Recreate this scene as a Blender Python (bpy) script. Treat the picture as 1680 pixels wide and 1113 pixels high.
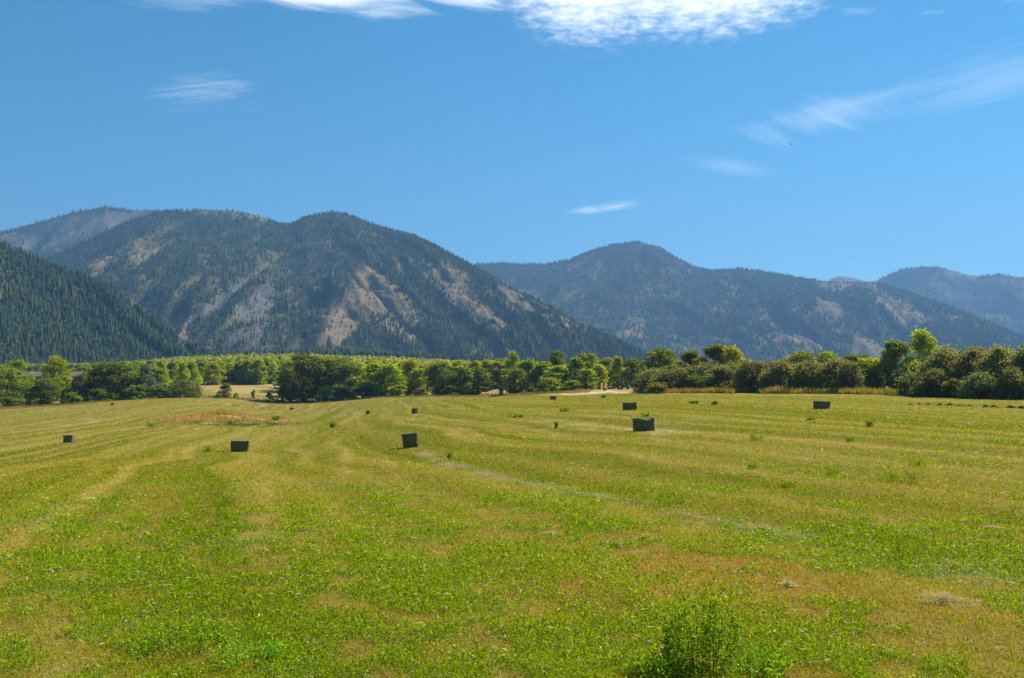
import bpy, math, random
import numpy as np

for _o in list(bpy.data.objects):
    bpy.data.objects.remove(_o, do_unlink=True)
scene = bpy.context.scene
COL = scene.collection
R = math.radians

# ------------------------------------------------------------------ camera
F = 1614.0                      # focal length in photo pixels (1680 wide)
HOR = 628.0                     # pixel row of the level horizon
EYE = 2.3
PITCH = math.atan((HOR - 556.5) / F)
cam_d = bpy.data.cameras.new('camera')
cam = bpy.data.objects.new('camera', cam_d)
COL.objects.link(cam)
cam.location = (0, 0, EYE)
cam.rotation_euler = (math.pi / 2 + PITCH, 0, 0)
cam_d.sensor_width = 36.0
cam_d.lens = 36.0 * F / 1680.0
cam_d.clip_start = 0.1
cam_d.clip_end = 40000
scene.camera = cam

# ------------------------------------------------------------------ light, sky, exposure
SUN_AZ, SUN_EL = 52.0, 44.0     # degrees right of the view direction, above the horizon
sd = bpy.data.lights.new('sun', 'SUN')
sun = bpy.data.objects.new('sun', sd)
COL.objects.link(sun)
sd.energy = 5.0
sd.angle = R(0.53)
sd.color = (1.0, 0.94, 0.83)
sun.rotation_euler = (R(90 - SUN_EL), 0, R(180 - SUN_AZ))
sun.location = (200, 150, 300)

scene.view_settings.view_transform = 'Standard'
scene.view_settings.look = 'None'
scene.view_settings.exposure = 0.9
scene.view_settings.gamma = 1.0
scene.view_settings.use_curve_mapping = False

scene.render.engine = 'CYCLES'
cy = scene.cycles
cy.max_bounces = 8
cy.diffuse_bounces = 6
cy.glossy_bounces = 2
cy.transmission_bounces = 6
cy.transparent_max_bounces = 8
cy.volume_bounces = 0
cy.use_denoising = True
cy.use_adaptive_sampling = False
cy.denoising_input_passes = 'RGB_ALBEDO_NORMAL'
cy.denoising_prefilter = 'ACCURATE'
cy.caustics_reflective = False
cy.caustics_refractive = False
cy.sample_clamp_indirect = 4.0


def slope(px, py):
    """photo pixel -> (X/Y, Z/Y) of its ray"""
    u = (np.asarray(px, float) - 840.0) / F
    v = (556.5 - np.asarray(py, float)) / F
    cp, sp = math.cos(PITCH), math.sin(PITCH)
    yy = cp - v * sp
    return u / yy, (sp + v * cp) / yy


world = bpy.data.worlds.new('World')
scene.world = world
world.use_nodes = True
WT = world.node_tree
WT.nodes.clear()


class NB:
    """small helper to write node maths"""
    def __init__(self, nt):
        self.nt = nt

    def new(self, t, **kw):
        n = self.nt.nodes.new(t)
        for k, v in kw.items():
            setattr(n, k, v)
        return n

    def put(self, sock, v):
        if hasattr(v, 'links') or isinstance(v, bpy.types.NodeSocket):
            self.nt.links.new(v, sock)
        else:
            sock.default_value = v

    def m(self, op, a, b=0.0, c=0.0):
        n = self.new('ShaderNodeMath', operation=op)
        self.put(n.inputs[0], a)
        self.put(n.inputs[1], b)
        self.put(n.inputs[2], c)
        return n.outputs[0]

    def xyz(self, x, y, z):
        n = self.new('ShaderNodeCombineXYZ')
        for i, v in enumerate((x, y, z)):
            self.put(n.inputs[i], v)
        return n.outputs[0]

    def noise(self, vec, scale, detail=4, rough=0.55, dist=0.0):
        n = self.new('ShaderNodeTexNoise')
        self.put(n.inputs['Vector'], vec)
        n.inputs['Scale'].default_value = scale
        n.inputs['Detail'].default_value = detail
        n.inputs['Roughness'].default_value = rough
        n.inputs['Distortion'].default_value = dist
        return n.outputs['Fac']

    def ss(self, v, a, b, lo=0.0, hi=1.0):
        n = self.new('ShaderNodeMapRange', interpolation_type='SMOOTHSTEP')
        self.put(n.inputs[0], v)
        for i, q in enumerate((a, b, lo, hi)):
            n.inputs[1 + i].default_value = q
        return n.outputs[0]

    def mix(self, fac, a, b, blend='MIX'):
        n = self.new('ShaderNodeMix', data_type='RGBA', blend_type=blend)
        self.put(n.inputs[0], fac)
        self.put(n.inputs[6], a)
        self.put(n.inputs[7], b)
        return n.outputs[2]


def build_world():
    b = NB(WT)
    sky = b.new('ShaderNodeTexSky', sky_type='NISHITA')
    sky.sun_disc = False
    sky.sun_elevation = R(SUN_EL)
    sky.sun_rotation = R(SUN_AZ)
    sky.altitude = 1900
    sky.air_density = 1.0
    sky.dust_density = 0.0
    sky.ozone_density = 4.0
    tc = b.new('ShaderNodeTexCoord')
    sep = b.new('ShaderNodeSeparateXYZ')
    WT.links.new(tc.outputs['Generated'], sep.inputs[0])
    x, y, z = sep.outputs
    ys = b.m('MAXIMUM', y, 0.02)
    s = b.m('DIVIDE', x, ys)
    t = b.m('DIVIDE', z, ys)
    zs = b.m('ADD', b.m('MAXIMUM', z, 0.0), 0.06)
    cx = b.m('DIVIDE', x, zs)          # flat cloud layer overhead: proper foreshortening
    cyy = b.m('DIVIDE', y, zs)
    layer = b.xyz(cx, cyy, 0.0)

    def ell(px, py, a, bb, ang=0.0):
        """soft elliptical region of the sky: centre and half-axes given in photo pixels, 1 inside -> 0 at rim"""
        s0, t0 = slope(px, py)
        ca, sa = math.cos(R(ang)), math.sin(R(ang))
        ds = b.m('SUBTRACT', s, float(s0))
        dt = b.m('SUBTRACT', t, float(t0))
        p = b.m('ADD', b.m('MULTIPLY', ds, ca * F / a), b.m('MULTIPLY', dt, sa * F / a))
        q = b.m('ADD', b.m('MULTIPLY', ds, -sa * F / bb), b.m('MULTIPLY', dt, ca * F / bb))
        d = b.m('ADD', b.m('MULTIPLY', p, p), b.m('MULTIPLY', q, q))
        return b.m('SUBTRACT', 1.0, b.m('SQRT', d))

    def streak(ang, along, across):
        ca, sa = math.cos(R(ang)), math.sin(R(ang))
        p = b.m('ADD', b.m('MULTIPLY', s, ca), b.m('MULTIPLY', t, sa))
        q = b.m('ADD', b.m('MULTIPLY', s, -sa), b.m('MULTIPLY', t, ca))
        return b.xyz(b.m('MULTIPLY', p, along), b.m('MULTIPLY', q, across), 0.0)

    big = b.noise(layer, 1.1, 6, 0.6)
    cell = b.noise(layer, 21.0, 6, 0.66)
    # bright cirrocumulus bank at the top
    e = b.m('MAXIMUM', ell(970, -46, 195, 158), b.m('MULTIPLY', ell(1165, -44, 310, 140, 6), 1.0))
    v = b.m('ADD', b.m('MULTIPLY', e, 2.3), b.m('MULTIPLY', b.m('SUBTRACT', big, 0.5), 0.6))
    v = b.m('ADD', v, b.m('MULTIPLY', b.m('SUBTRACT', cell, 0.54), 2.6))
    c1 = b.m('MULTIPLY', b.ss(v, 0.0, 2.0), b.ss(e, 0.0, 0.3))
    # fibrous sheet to its left
    fib = b.noise(streak(-8, 7, 42), 1.0, 6, 0.62, 0.6)
    e = b.m('MAXIMUM', ell(560, -8, 200, 42, -5), ell(760, -14, 150, 38))
    c2 = b.m('MULTIPLY', b.ss(b.m('ADD', e, b.m('MULTIPLY', b.m('SUBTRACT', fib, 0.5), 1.8)), 0.05, 1.0), 0.85)
    e = ell(330, -4, 140, 26)
    c2b = b.m('MULTIPLY', b.ss(b.m('ADD', e, b.m('MULTIPLY', b.m('SUBTRACT', fib, 0.5), 2.0)), 0.0, 1.0), 0.35)
    # thin ribbed veil on the left
    fib2 = b.noise(streak(4, 8, 110), 1.0, 6, 0.7, 1.0)
    e = ell(345, 150, 120, 44, 4)
    c3 = b.m('MULTIPLY', b.ss(b.m('ADD', b.m('MULTIPLY', e, 0.9), b.m('MULTIPLY', b.m('SUBTRACT', fib2, 0.5), 3.2)), 0.15, 1.5), 0.25)
    # mares' tails on the right
    fib3 = b.noise(streak(17, 3.5, 62), 1.0, 7, 0.66, 0.9)
    fib4 = b.noise(streak(-28, 5, 34), 1.0, 5, 0.6, 0.4)
    e = b.m('MAXIMUM', ell(1650, 125, 260, 62, 15), ell(1440, 158, 260, 17, 14))
    c4 = b.m('MULTIPLY', b.ss(b.m('ADD', e, b.m('MULTIPLY', b.m('SUBTRACT', fib3, 0.5), 1.9)), 0.0, 1.6), 0.22)
    e = ell(1350, 195, 200, 42, 10)
    c5 = b.m('MULTIPLY', b.ss(b.m('ADD', e, b.m('MULTIPLY', b.m('SUBTRACT', fib4, 0.5), 2.6)), 0.1, 1.5), 0.3)
    fib5 = b.noise(streak(-8, 5, 80), 1.0, 4, 0.55, 0.3)
    e = ell(1205, 273, 95, 20, -8)
    c6 = b.m('MULTIPLY', b.ss(b.m('ADD', e, b.m('MULTIPLY', b.m('SUBTRACT', fib5, 0.5), 1.8)), 0.0, 1.5), 0.22)
    fib6 = b.noise(streak(8, 8, 60), 1.0, 4, 0.6, 0.5)
    e = b.m('MAXIMUM', ell(965, 345, 52, 10, 3), ell(1010, 339, 66, 10, 9))
    c7 = b.m('MULTIPLY', b.ss(b.m('ADD', e, b.m('MULTIPLY', b.m('SUBTRACT', fib6, 0.5), 2.2)), 0.05, 1.2), 0.5)
    e = b.m('MAXIMUM', ell(1410, 20, 40, 10), b.m('MAXIMUM', ell(1525, 20, 30, 6), ell(1660, -2, 50, 12)))
    c8 = b.m('MULTIPLY', b.ss(b.m('ADD', e, b.m('MULTIPLY', b.m('SUBTRACT', cell, 0.5), 4.0)), 0.1, 1.3), 0.1)
    tot = c1
    for c in (c2, c2b, c3, c4, c5, c6, c7, c8):
        tot = b.m('ADD', tot, c)
    front = b.ss(y, 0.05, 0.2)
    tot = b.m('MULTIPLY', b.m('MINIMUM', tot, 1.0), front)
    hs = b.new('ShaderNodeHueSaturation')
    hs.inputs['Hue'].default_value = 0.483
    hs.inputs['Saturation'].default_value = 1.28
    hs.inputs['Value'].default_value = 1.0
    WT.links.new(sky.outputs[0], hs.inputs['Color'])
    colr = b.mix(tot, hs.outputs[0], (12.0, 12.2, 12.6, 1))
    bg = b.new('ShaderNodeBackground')
    WT.links.new(colr, bg.inputs[0])
    bg.inputs[1].default_value = 0.075
    out = b.new('ShaderNodeOutputWorld')
    WT.links.new(bg.outputs[0], out.inputs[0])


build_world()

# ------------------------------------------------------------------ helpers
rng = np.random.default_rng(7)


def hash2(ix, iy, seed):
    n = (ix.astype(np.int64) * 374761393 + iy.astype(np.int64) * 668265263 + seed * 982451653) & 0xffffffff
    n = ((n ^ (n >> 13)) * 1274126177) & 0xffffffff
    return ((n ^ (n >> 16)) & 0xffff) / 65535.0


def vnoise(x, y, seed=0):
    x = np.asarray(x, float)
    y = np.asarray(y, float)
    ix, iy = np.floor(x), np.floor(y)
    fx, fy = x - ix, y - iy
    fx = fx * fx * (3 - 2 * fx)
    fy = fy * fy * (3 - 2 * fy)
    ix = ix.astype(np.int64)
    iy = iy.astype(np.int64)
    a, b_ = hash2(ix, iy, seed), hash2(ix + 1, iy, seed)
    c, d = hash2(ix, iy + 1, seed), hash2(ix + 1, iy + 1, seed)
    return (a * (1 - fx) + b_ * fx) * (1 - fy) + (c * (1 - fx) + d * fx) * fy


def fbm(x, y, seed=0, oct_=4, gain=0.5):
    s, a, t = 0.0, 1.0, 0.0
    for k in range(oct_):
        s = s + a * vnoise(x * 2.03 ** k + 17.3 * k, y * 2.03 ** k - 9.1 * k, seed + k)
        t += a
        a *= gain
    return s / t


def sstep(v, a, b):
    t = np.clip((v - a) / (b - a), 0, 1)
    return t * t * (3 - 2 * t)


def gsmooth(a, sig, axis):
    n = int(sig * 3)
    k = np.exp(-0.5 * (np.arange(-n, n + 1) / sig) ** 2)
    k /= k.sum()
    pad = [(0, 0)] * a.ndim
    pad[axis] = (n, n)
    p = np.pad(a, pad, mode='edge')
    return np.apply_along_axis(lambda v: np.convolve(v, k, 'valid'), axis, p)


def mesh_np(name, v, f, cols=None, tint=None, smooth=False):
    """v (n,3); f (m,k) all the same k"""
    v = np.ascontiguousarray(v, dtype=np.float32)
    f = np.ascontiguousarray(f, dtype=np.int32)
    me = bpy.data.meshes.new(name)
    me.vertices.add(len(v))
    me.vertices.foreach_set('co', v.ravel())
    m, k = f.shape
    me.loops.add(m * k)
    me.loops.foreach_set('vertex_index', f.ravel())
    me.polygons.add(m)
    me.polygons.foreach_set('loop_start', np.arange(0, m * k, k, dtype=np.int32))
    me.polygons.foreach_set('loop_total', np.full(m, k, dtype=np.int32))
    if smooth:
        me.polygons.foreach_set('use_smooth', np.ones(m, dtype=bool))
    me.update(calc_edges=True)
    if cols is not None:
        c4 = np.ones((len(v), 4), np.float32)
        c4[:, :3] = cols
        at = me.attributes.new('Col', 'FLOAT_COLOR', 'POINT')
        at.data.foreach_set('color', c4.ravel())
    if tint is not None:
        at = me.attributes.new('tint', 'FLOAT', 'POINT')
        at.data.foreach_set('value', np.ascontiguousarray(tint, dtype=np.float32))
    return me


class MB:
    """collects shapes; build() links them as one mesh"""
    def __init__(self):
        self.v, self.f = [], []

    def add(self, vs, fs):
        o = len(self.v)
        self.v += [tuple(p) for p in vs]
        self.f += [tuple(i + o for i in q) for q in fs]
        return self

    def box(self, cx, cy_, cz, sx, sy, sz, rz=0.0, rx=0.0, ry=0.0):
        from mathutils import Euler, Vector
        e = Euler((rx, ry, rz)).to_matrix()
        vs = []
        for i in (-1, 1):
            for j in (-1, 1):
                for k in (-1, 1):
                    p = e @ Vector((i * sx / 2, j * sy / 2, k * sz / 2))
                    vs.append((p.x + cx, p.y + cy_, p.z + cz))
        return self.add(vs, [(0, 1, 3, 2), (4, 6, 7, 5), (0, 4, 5, 1), (2, 3, 7, 6), (0, 2, 6, 4), (1, 5, 7, 3)])

    def tube(self, pts, rad, n=7, cap=True):
        from mathutils import Vector
        pts = [Vector(p) for p in pts]
        vs, fs = [], []
        for i, p in enumerate(pts):
            d = (pts[min(i + 1, len(pts) - 1)] - pts[max(i - 1, 0)]).normalized()
            a = d.orthogonal().normalized()
            if abs(d.z) > 0.3:
                a = (Vector((1, 0, 0)) - d * d.x).normalized()
            c = d.cross(a)
            for k in range(n):
                t = 2 * math.pi * k / n
                q = p + (a * math.cos(t) + c * math.sin(t)) * rad[i]
                vs.append(q[:])
        for i in range(len(pts) - 1):
            for k in range(n):
                k2 = (k + 1) % n
                fs.append((i * n + k, i * n + k2, (i + 1) * n + k2, (i + 1) * n + k))
        if cap:
            fs.append(tuple(range(n - 1, -1, -1)))
            fs.append(tuple((len(pts) - 1) * n + k for k in range(n)))
        return self.add(vs, fs)

    def lathe(self, prof, axis='y', n=20, c=(0, 0, 0)):
        """prof list of (radius, along)"""
        vs, fs = [], []
        for r_, h in prof:
            for k in range(n):
                t = 2 * math.pi * k / n
                if axis == 'y':
                    vs.append((c[0] + r_ * math.cos(t), c[1] + h, c[2] + r_ * math.sin(t)))
                else:
                    vs.append((c[0] + r_ * math.cos(t), c[1] + r_ * math.sin(t), c[2] + h))
        for i in range(len(prof) - 1):
            for k in range(n):
                k2 = (k + 1) % n
                fs.append((i * n + k, (i + 1) * n + k, (i + 1) * n + k2, i * n + k2))
        return self.add(vs, fs)

    def mesh(self, name):
        me = bpy.data.meshes.new(name)
        me.from_pydata(self.v, [], self.f)
        me.update()
        return me

    def build(self, name, mat, parent=None, smooth=False):
        return link(name, self.mesh(name), mat, parent, smooth)


def link(name, me, mat, parent=None, smooth=False):
    if mat is not None and not me.materials:
        me.materials.append(mat)
    if smooth:
        me.polygons.foreach_set('use_smooth', np.ones(len(me.polygons), dtype=bool))
    o = bpy.data.objects.new(name, me)
    COL.objects.link(o)
    if parent is not None:
        o.parent = parent
    return o


def tag(o, label=None, cat=None, group=None, kind=None):
    if label:
        o['label'] = label
    if cat:
        o['category'] = cat
    if group:
        o['group'] = group
    if kind:
        o['kind'] = kind
    return o


def empty(name, loc, rz=0.0):
    o = bpy.data.objects.new(name, None)
    o.empty_display_size = 0.5
    COL.objects.link(o)
    o.location = loc
    o.rotation_euler = (0, 0, rz)
    return o


# ------------------------------------------------------------------ materials
def new_mat(name):
    m = bpy.data.materials.new(name)
    m.use_nodes = True
    nt = m.node_tree
    nt.nodes.clear()
    out = nt.nodes.new('ShaderNodeOutputMaterial')
    return m, NB(nt), out


def principled(b, out, color, rough=0.8, spec=0.2, metal=0.0, normal=None):
    p = b.new('ShaderNodeBsdfPrincipled')
    b.put(p.inputs['Base Color'], color)
    b.put(p.inputs['Roughness'], rough)
    p.inputs['Specular IOR Level'].default_value = spec
    p.inputs['Metallic'].default_value = metal
    if normal is not None:
        b.nt.links.new(normal, p.inputs['Normal'])
    b.nt.links.new(p.outputs[0], out.inputs[0])
    return p


def leaf_mat(name, ca, cb, trans=0.35, accent=None, use_col=False):
    """thin leaves: diffuse + translucent; colour from the per-leaf tint attribute"""
    m, b, out = new_mat(name)
    if use_col:
        at = b.new('ShaderNodeAttribute', attribute_name='Col')
        c = at.outputs['Color']
    else:
        at = b.new('ShaderNodeAttribute', attribute_name='tint')
        f = at.outputs['Fac']
        c = b.mix(f, (*ca, 1), (*cb, 1))
        if accent:
            c = b.mix(b.ss(f, 0.86, 0.97), c, (*accent, 1))
        oi = b.new('ShaderNodeObjectInfo')
        hs = b.new('ShaderNodeHueSaturation')
        b.put(hs.inputs['Hue'], b.m('ADD', 0.488, b.m('MULTIPLY', oi.outputs['Random'], 0.024)))
        b.put(hs.inputs['Value'], b.m('ADD', 0.85, b.m('MULTIPLY', oi.outputs['Random'], 0.3)))
        b.nt.links.new(c, hs.inputs['Color'])
        c = hs.outputs[0]
    d = b.new('ShaderNodeBsdfDiffuse')
    t = b.new('ShaderNodeBsdfTranslucent')
    b.nt.links.new(c, d.inputs[0])
    hs2 = b.new('ShaderNodeHueSaturation')
    hs2.inputs['Hue'].default_value = 0.485
    hs2.inputs['Saturation'].default_value = 1.08
    hs2.inputs['Value'].default_value = 1.15
    b.nt.links.new(c, hs2.inputs['Color'])
    b.nt.links.new(hs2.outputs[0], t.inputs[0])
    mx = b.new('ShaderNodeMixShader')
    mx.inputs[0].default_value = trans
    b.nt.links.new(d.outputs[0], mx.inputs[1])
    b.nt.links.new(t.outputs[0], mx.inputs[2])
    b.nt.links.new(mx.outputs[0], out.inputs[0])
    return m


M = {}
M['leaf_mid'] = leaf_mat('leaf_mid', (0.14, 0.19, 0.024), (0.32, 0.385, 0.04), 0.58, (0.22, 0.2, 0.03))
M['leaf_dark'] = leaf_mat('leaf_dark', (0.09, 0.125, 0.022), (0.24, 0.285, 0.044), 0.58)
M['leaf_bright'] = leaf_mat('leaf_bright', (0.22, 0.295, 0.024), (0.44, 0.5, 0.04), 0.58, (0.32, 0.27, 0.03))
M['leaf_lime'] = leaf_mat('leaf_lime', (0.3, 0.33, 0.024), (0.53, 0.53, 0.05), 0.58, (0.36, 0.3, 0.03))
M['leaf_olive'] = leaf_mat('leaf_olive', (0.135, 0.142, 0.036), (0.36, 0.35, 0.095), 0.58, (0.2, 0.17, 0.08))
M['leaf_dusk'] = leaf_mat('leaf_dusk', (0.09, 0.108, 0.03), (0.26, 0.28, 0.08), 0.58)
M['leaf_gold'] = leaf_mat('leaf_gold', (0.16, 0.17, 0.022), (0.36, 0.33, 0.04), 0.58, (0.3, 0.17, 0.03))
M['leaf_grey'] = leaf_mat('leaf_grey', (0.102, 0.131, 0.072), (0.246, 0.290, 0.145), 0.3)
M['leaf_far'] = leaf_mat('leaf_far', (0.24, 0.3, 0.06), (0.43, 0.48, 0.1), 0.58)
M['needles'] = leaf_mat('needles', (0.026, 0.05, 0.02), (0.075, 0.11, 0.04), 0.15)
M['alfalfa'] = leaf_mat('alfalfa', (0.13, 0.27, 0.02), (0.32, 0.47, 0.045), 0.58)
M['brush'] = leaf_mat('brush', (0.11, 0.135, 0.045), (0.22, 0.245, 0.075), 0.3)
M['grass'] = leaf_mat('grass', None, None, 0.42, use_col=True)
M['weed'] = leaf_mat('weed', (0.12, 0.21, 0.014), (0.30, 0.40, 0.03), 0.52)


def mat_bark():
    m, b, out = new_mat('bark')
    tc = b.new('ShaderNodeTexCoord')
    n = b.noise(tc.outputs['Object'], 2.5, 5, 0.65)
    c = b.mix(b.ss(n, 0.3, 0.7), (0.055, 0.042, 0.032, 1), (0.17, 0.145, 0.12, 1))
    bp = b.new('ShaderNodeBump')
    bp.inputs['Strength'].default_value = 0.5
    b.nt.links.new(n, bp.inputs['Height'])
    principled(b, out, c, 0.9, 0.1, normal=bp.outputs[0])
    return m


M['bark'] = mat_bark()


def mat_ground():
    m, b, out = new_mat('field_ground')
    at = b.new('ShaderNodeAttribute', attribute_name='Col')
    tc = b.new('ShaderNodeTexCoord')
    P = tc.outputs['Object']
    n1 = b.noise(P, 26.0, 4, 0.7)
    n2 = b.noise(P, 4.2, 5, 0.65)
    n3 = b.noise(P, 0.9, 5, 0.6)
    k = b.m('ADD', b.m('MULTIPLY', b.m('SUBTRACT', n1, 0.5), 0.9), b.m('MULTIPLY', b.m('SUBTRACT', n2, 0.5), 1.0))
    k = b.m('ADD', k, b.m('MULTIPLY', b.m('SUBTRACT', n3, 0.5), 0.45))
    val = b.m('ADD', 1.0, k)
    hs = b.new('ShaderNodeHueSaturation')
    b.nt.links.new(at.outputs['Color'], hs.inputs['Color'])
    b.put(hs.inputs['Value'], b.m('MAXIMUM', val, 0.25))
    b.put(hs.inputs['Hue'], b.m('ADD', 0.5, b.m('MULTIPLY', b.m('SUBTRACT', n2, 0.5), 0.05)))
    # scattered straw
    st = b.noise(P, 60.0, 2, 0.6)
    c = b.mix(b.m('MULTIPLY', b.ss(st, 0.62, 0.75), 0.5), hs.outputs[0], (0.36, 0.31, 0.16, 1))
    bp = b.new('ShaderNodeBump')
    bp.inputs['Strength'].default_value = 0.7
    bp.inputs['Distance'].default_value = 0.04
    b.nt.links.new(b.m('ADD', n1, n2), bp.inputs['Height'])
    principled(b, out, c, 0.95, 0.05, normal=bp.outputs[0])
    return m


def mat_mountain():
    m, b, out = new_mat('mountain_ground')
    at = b.new('ShaderNodeAttribute', attribute_name='Col')
    tc = b.new('ShaderNodeTexCoord')
    P = tc.outputs['Object']
    n1 = b.noise(P, 0.05, 6, 0.7)
    n2 = b.noise(P, 0.012, 5, 0.6)
    n3 = b.noise(P, 0.16, 4, 0.75)
    n1 = b.m('ADD', b.m('MULTIPLY', n1, 0.6), b.m('MULTIPLY', n3, 0.4))
    val = b.m('ADD', 1.0, b.m('ADD', b.m('MULTIPLY', b.m('SUBTRACT', n1, 0.5), 2.4), b.m('MULTIPLY', b.m('SUBTRACT', n2, 0.5), 0.7)))
    hs = b.new('ShaderNodeHueSaturation')
    b.nt.links.new(at.outputs['Color'], hs.inputs['Color'])
    b.put(hs.inputs['Value'], b.m('MAXIMUM', val, 0.3))
    bp = b.new('ShaderNodeBump')
    bp.inputs['Strength'].default_value = 0.8
    bp.inputs['Distance'].default_value = 12.0
    b.nt.links.new(n1, bp.inputs['Height'])
    principled(b, out, hs.outputs[0], 0.95, 0.05, normal=bp.outputs[0])
    return m


def mat_hay(name, ca, cb, scale=(30, 30, 9)):
    m, b, out = new_mat(name)
    tc = b.new('ShaderNodeTexCoord')
    mp = b.new('ShaderNodeMapping')
    mp.inputs['Scale'].default_value = scale
    b.nt.links.new(tc.outputs['Object'], mp.inputs['Vector'])
    n = b.noise(mp.outputs[0], 1.0, 5, 0.7, 0.6)
    n2 = b.noise(tc.outputs['Object'], 2.2, 4, 0.6)
    f = b.m('ADD', b.m('MULTIPLY', n, 0.8), b.m('MULTIPLY', n2, 0.3))
    c = b.mix(b.ss(f, 0.35, 0.8), (*ca, 1), (*cb, 1))
    bp = b.new('ShaderNodeBump')
    bp.inputs['Strength'].default_value = 1.0
    bp.inputs['Distance'].default_value = 0.03
    b.nt.links.new(n, bp.inputs['Height'])
    principled(b, out, c, 0.95, 0.05, normal=bp.outputs[0])
    return m


def mat_paint(name, col, rough=0.45, spec=0.4, dirt=0.35, metal=0.0):
    m, b, out = new_mat(name)
    tc = b.new('ShaderNodeTexCoord')
    n = b.noise(tc.outputs['Object'], 3.0, 6, 0.65)
    c = b.mix(b.m('MULTIPLY', b.ss(n, 0.45, 0.75), dirt), (*col, 1), (0.2, 0.16, 0.11, 1))
    r_ = b.m('ADD', rough, b.m('MULTIPLY', n, 0.25))
    principled(b, out, c, r_, spec, metal)
    return m


M['ground'] = mat_ground()
M['mountain'] = mat_mountain()
M['hay'] = mat_hay('hay', (0.05, 0.058, 0.02), (0.21, 0.21, 0.085))
M['hay_loose'] = leaf_mat('hay_loose', (0.40, 0.35, 0.14), (0.68, 0.58, 0.28), 0.4)
M['hay_green'] = leaf_mat('hay_green', (0.05, 0.06, 0.03), (0.16, 0.17, 0.09), 0.2)
M['straw_pale'] = leaf_mat('straw_pale', (0.42, 0.38, 0.22), (0.7, 0.66, 0.45), 0.15)
M['twine'] = mat_paint('twine', (0.11, 0.1, 0.05), 0.8, 0.1, 0.2)
M['green_paint'] = mat_paint('green_paint', (0.02, 0.2, 0.06), 0.35, 0.5, 0.25)
M['orange_paint'] = mat_paint('orange_paint', (0.78, 0.42, 0.12), 0.5, 0.4, 0.3)
M['dark_steel'] = mat_paint('dark_steel', (0.045, 0.025, 0.02), 0.6, 0.3, 0.3)
M['rubber'] = mat_paint('rubber', (0.02, 0.02, 0.02), 0.85, 0.2, 0.25)
M['rim'] = mat_paint('rim', (0.55, 0.42, 0.06), 0.5, 0.4, 0.3)
M['white_paint'] = mat_paint('white_paint', (0.75, 0.75, 0.72), 0.4, 0.4, 0.15)
M['cab_glass'] = mat_paint('cab_glass', (0.02, 0.03, 0.035), 0.08, 0.8, 0.05)
M['roof'] = mat_paint('roof_shingle', (0.2, 0.165, 0.15), 0.85, 0.15, 0.3)
M['wood_wall'] = mat_paint('wood_wall', (0.1, 0.065, 0.045), 0.85, 0.15, 0.3)
M['window_glass'] = mat_paint('window_glass', (0.03, 0.04, 0.05), 0.1, 0.6, 0.05)
M['bird'] = mat_paint('bird_feather', (0.03, 0.028, 0.03), 0.8, 0.1, 0.1)

# ------------------------------------------------------------------ the ground: hay field and valley floor
TAIL = [(1100, 604), (1700, 598), (2600, 592)]
COLUMNS = {      # photo column: (distance, photo row) of the ground there
    0: [(30, 803), (60, 762), (95, 731), (150, 708), (230, 688), (330, 672), (380, 673), (450, 650), (700, 625)],
    110: [(30, 803), (60, 758), (95, 727.5), (150, 702), (230, 681), (340, 664), (390, 667), (450, 652), (700, 622)],
    200: [(30, 803), (65, 750), (100, 720), (160, 695), (250, 674), (345, 660), (385, 655), (425, 659), (500, 645), (700, 620)],
    300: [(30, 803), (65, 752), (100, 722), (160, 693), (250, 668), (340, 654), (385, 651), (420, 655), (500, 640), (700, 615)],
    360: [(30, 803), (62, 757), (100, 725), (160, 696), (250, 672), (340, 660), (390, 653), (430, 650), (500, 637), (560, 630), (700, 612)],
    430: [(30, 803), (60, 757), (100, 727), (160, 700), (250, 682), (340, 671), (380, 664), (430, 655), (500, 638), (560, 630), (700, 612)],
    500: [(30, 803), (60, 752), (100, 722), (160, 698), (250, 683), (345, 671), (390, 663), (430, 659), (560, 630), (700, 620)],
    604: [(30, 801), (58, 742), (100, 709), (150, 691), (186, 680), (260, 667), (340, 655), (370, 652), (420, 656), (700, 620)],
    680: [(30, 797), (57, 735), (100, 697), (134, 679), (200, 664), (280, 654), (330, 650), (380, 653), (700, 618)],
    800: [(30, 790), (57, 724), (100, 688), (150, 670), (220, 660), (300, 655), (350, 653), (450, 640), (700, 615)],
    900: [(30, 787), (57, 717), (100, 680), (150, 665), (186, 657), (230, 652), (280, 648), (320, 644), (400, 636), (700, 610)],
    990: [(30, 785), (57, 711), (92, 677), (150, 661), (235, 655), (265, 652), (295, 644), (310, 639), (340, 638), (700, 612)],
    1058: [(30, 783), (57, 708), (92, 674), (150, 657), (200, 648), (230, 643.5), (260, 640), (310, 636), (700, 612)],
    1200: [(30, 780), (57, 704), (92, 672), (150, 655), (185, 647), (215, 644), (260, 640), (700, 612)],
    1350: [(30, 778), (57, 702), (92, 672), (140, 656), (175, 648), (200, 645), (260, 640), (700, 612)],
    1500: [(30, 778), (57, 703), (92, 676), (130, 662), (160, 652), (185, 648), (240, 643), (700, 612)],
    1680: [(30, 780), (57, 706), (92, 680), (120, 668), (150, 657), (170, 653), (240, 645), (700, 612)],
}


def px_az(px):
    return np.arctan((np.asarray(px, float) - 840.0) / F)


def az_px(az):
    return 840.0 + F * np.tan(az)


g_az = np.concatenate([np.linspace(-math.pi, R(-34), 60)[:-1], np.linspace(R(-34), R(34), 470), np.linspace(R(34), math.pi, 60)[1:]])
g_r = np.concatenate([[0.3], np.geomspace(1.0, 2600.0, 330)])


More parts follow.
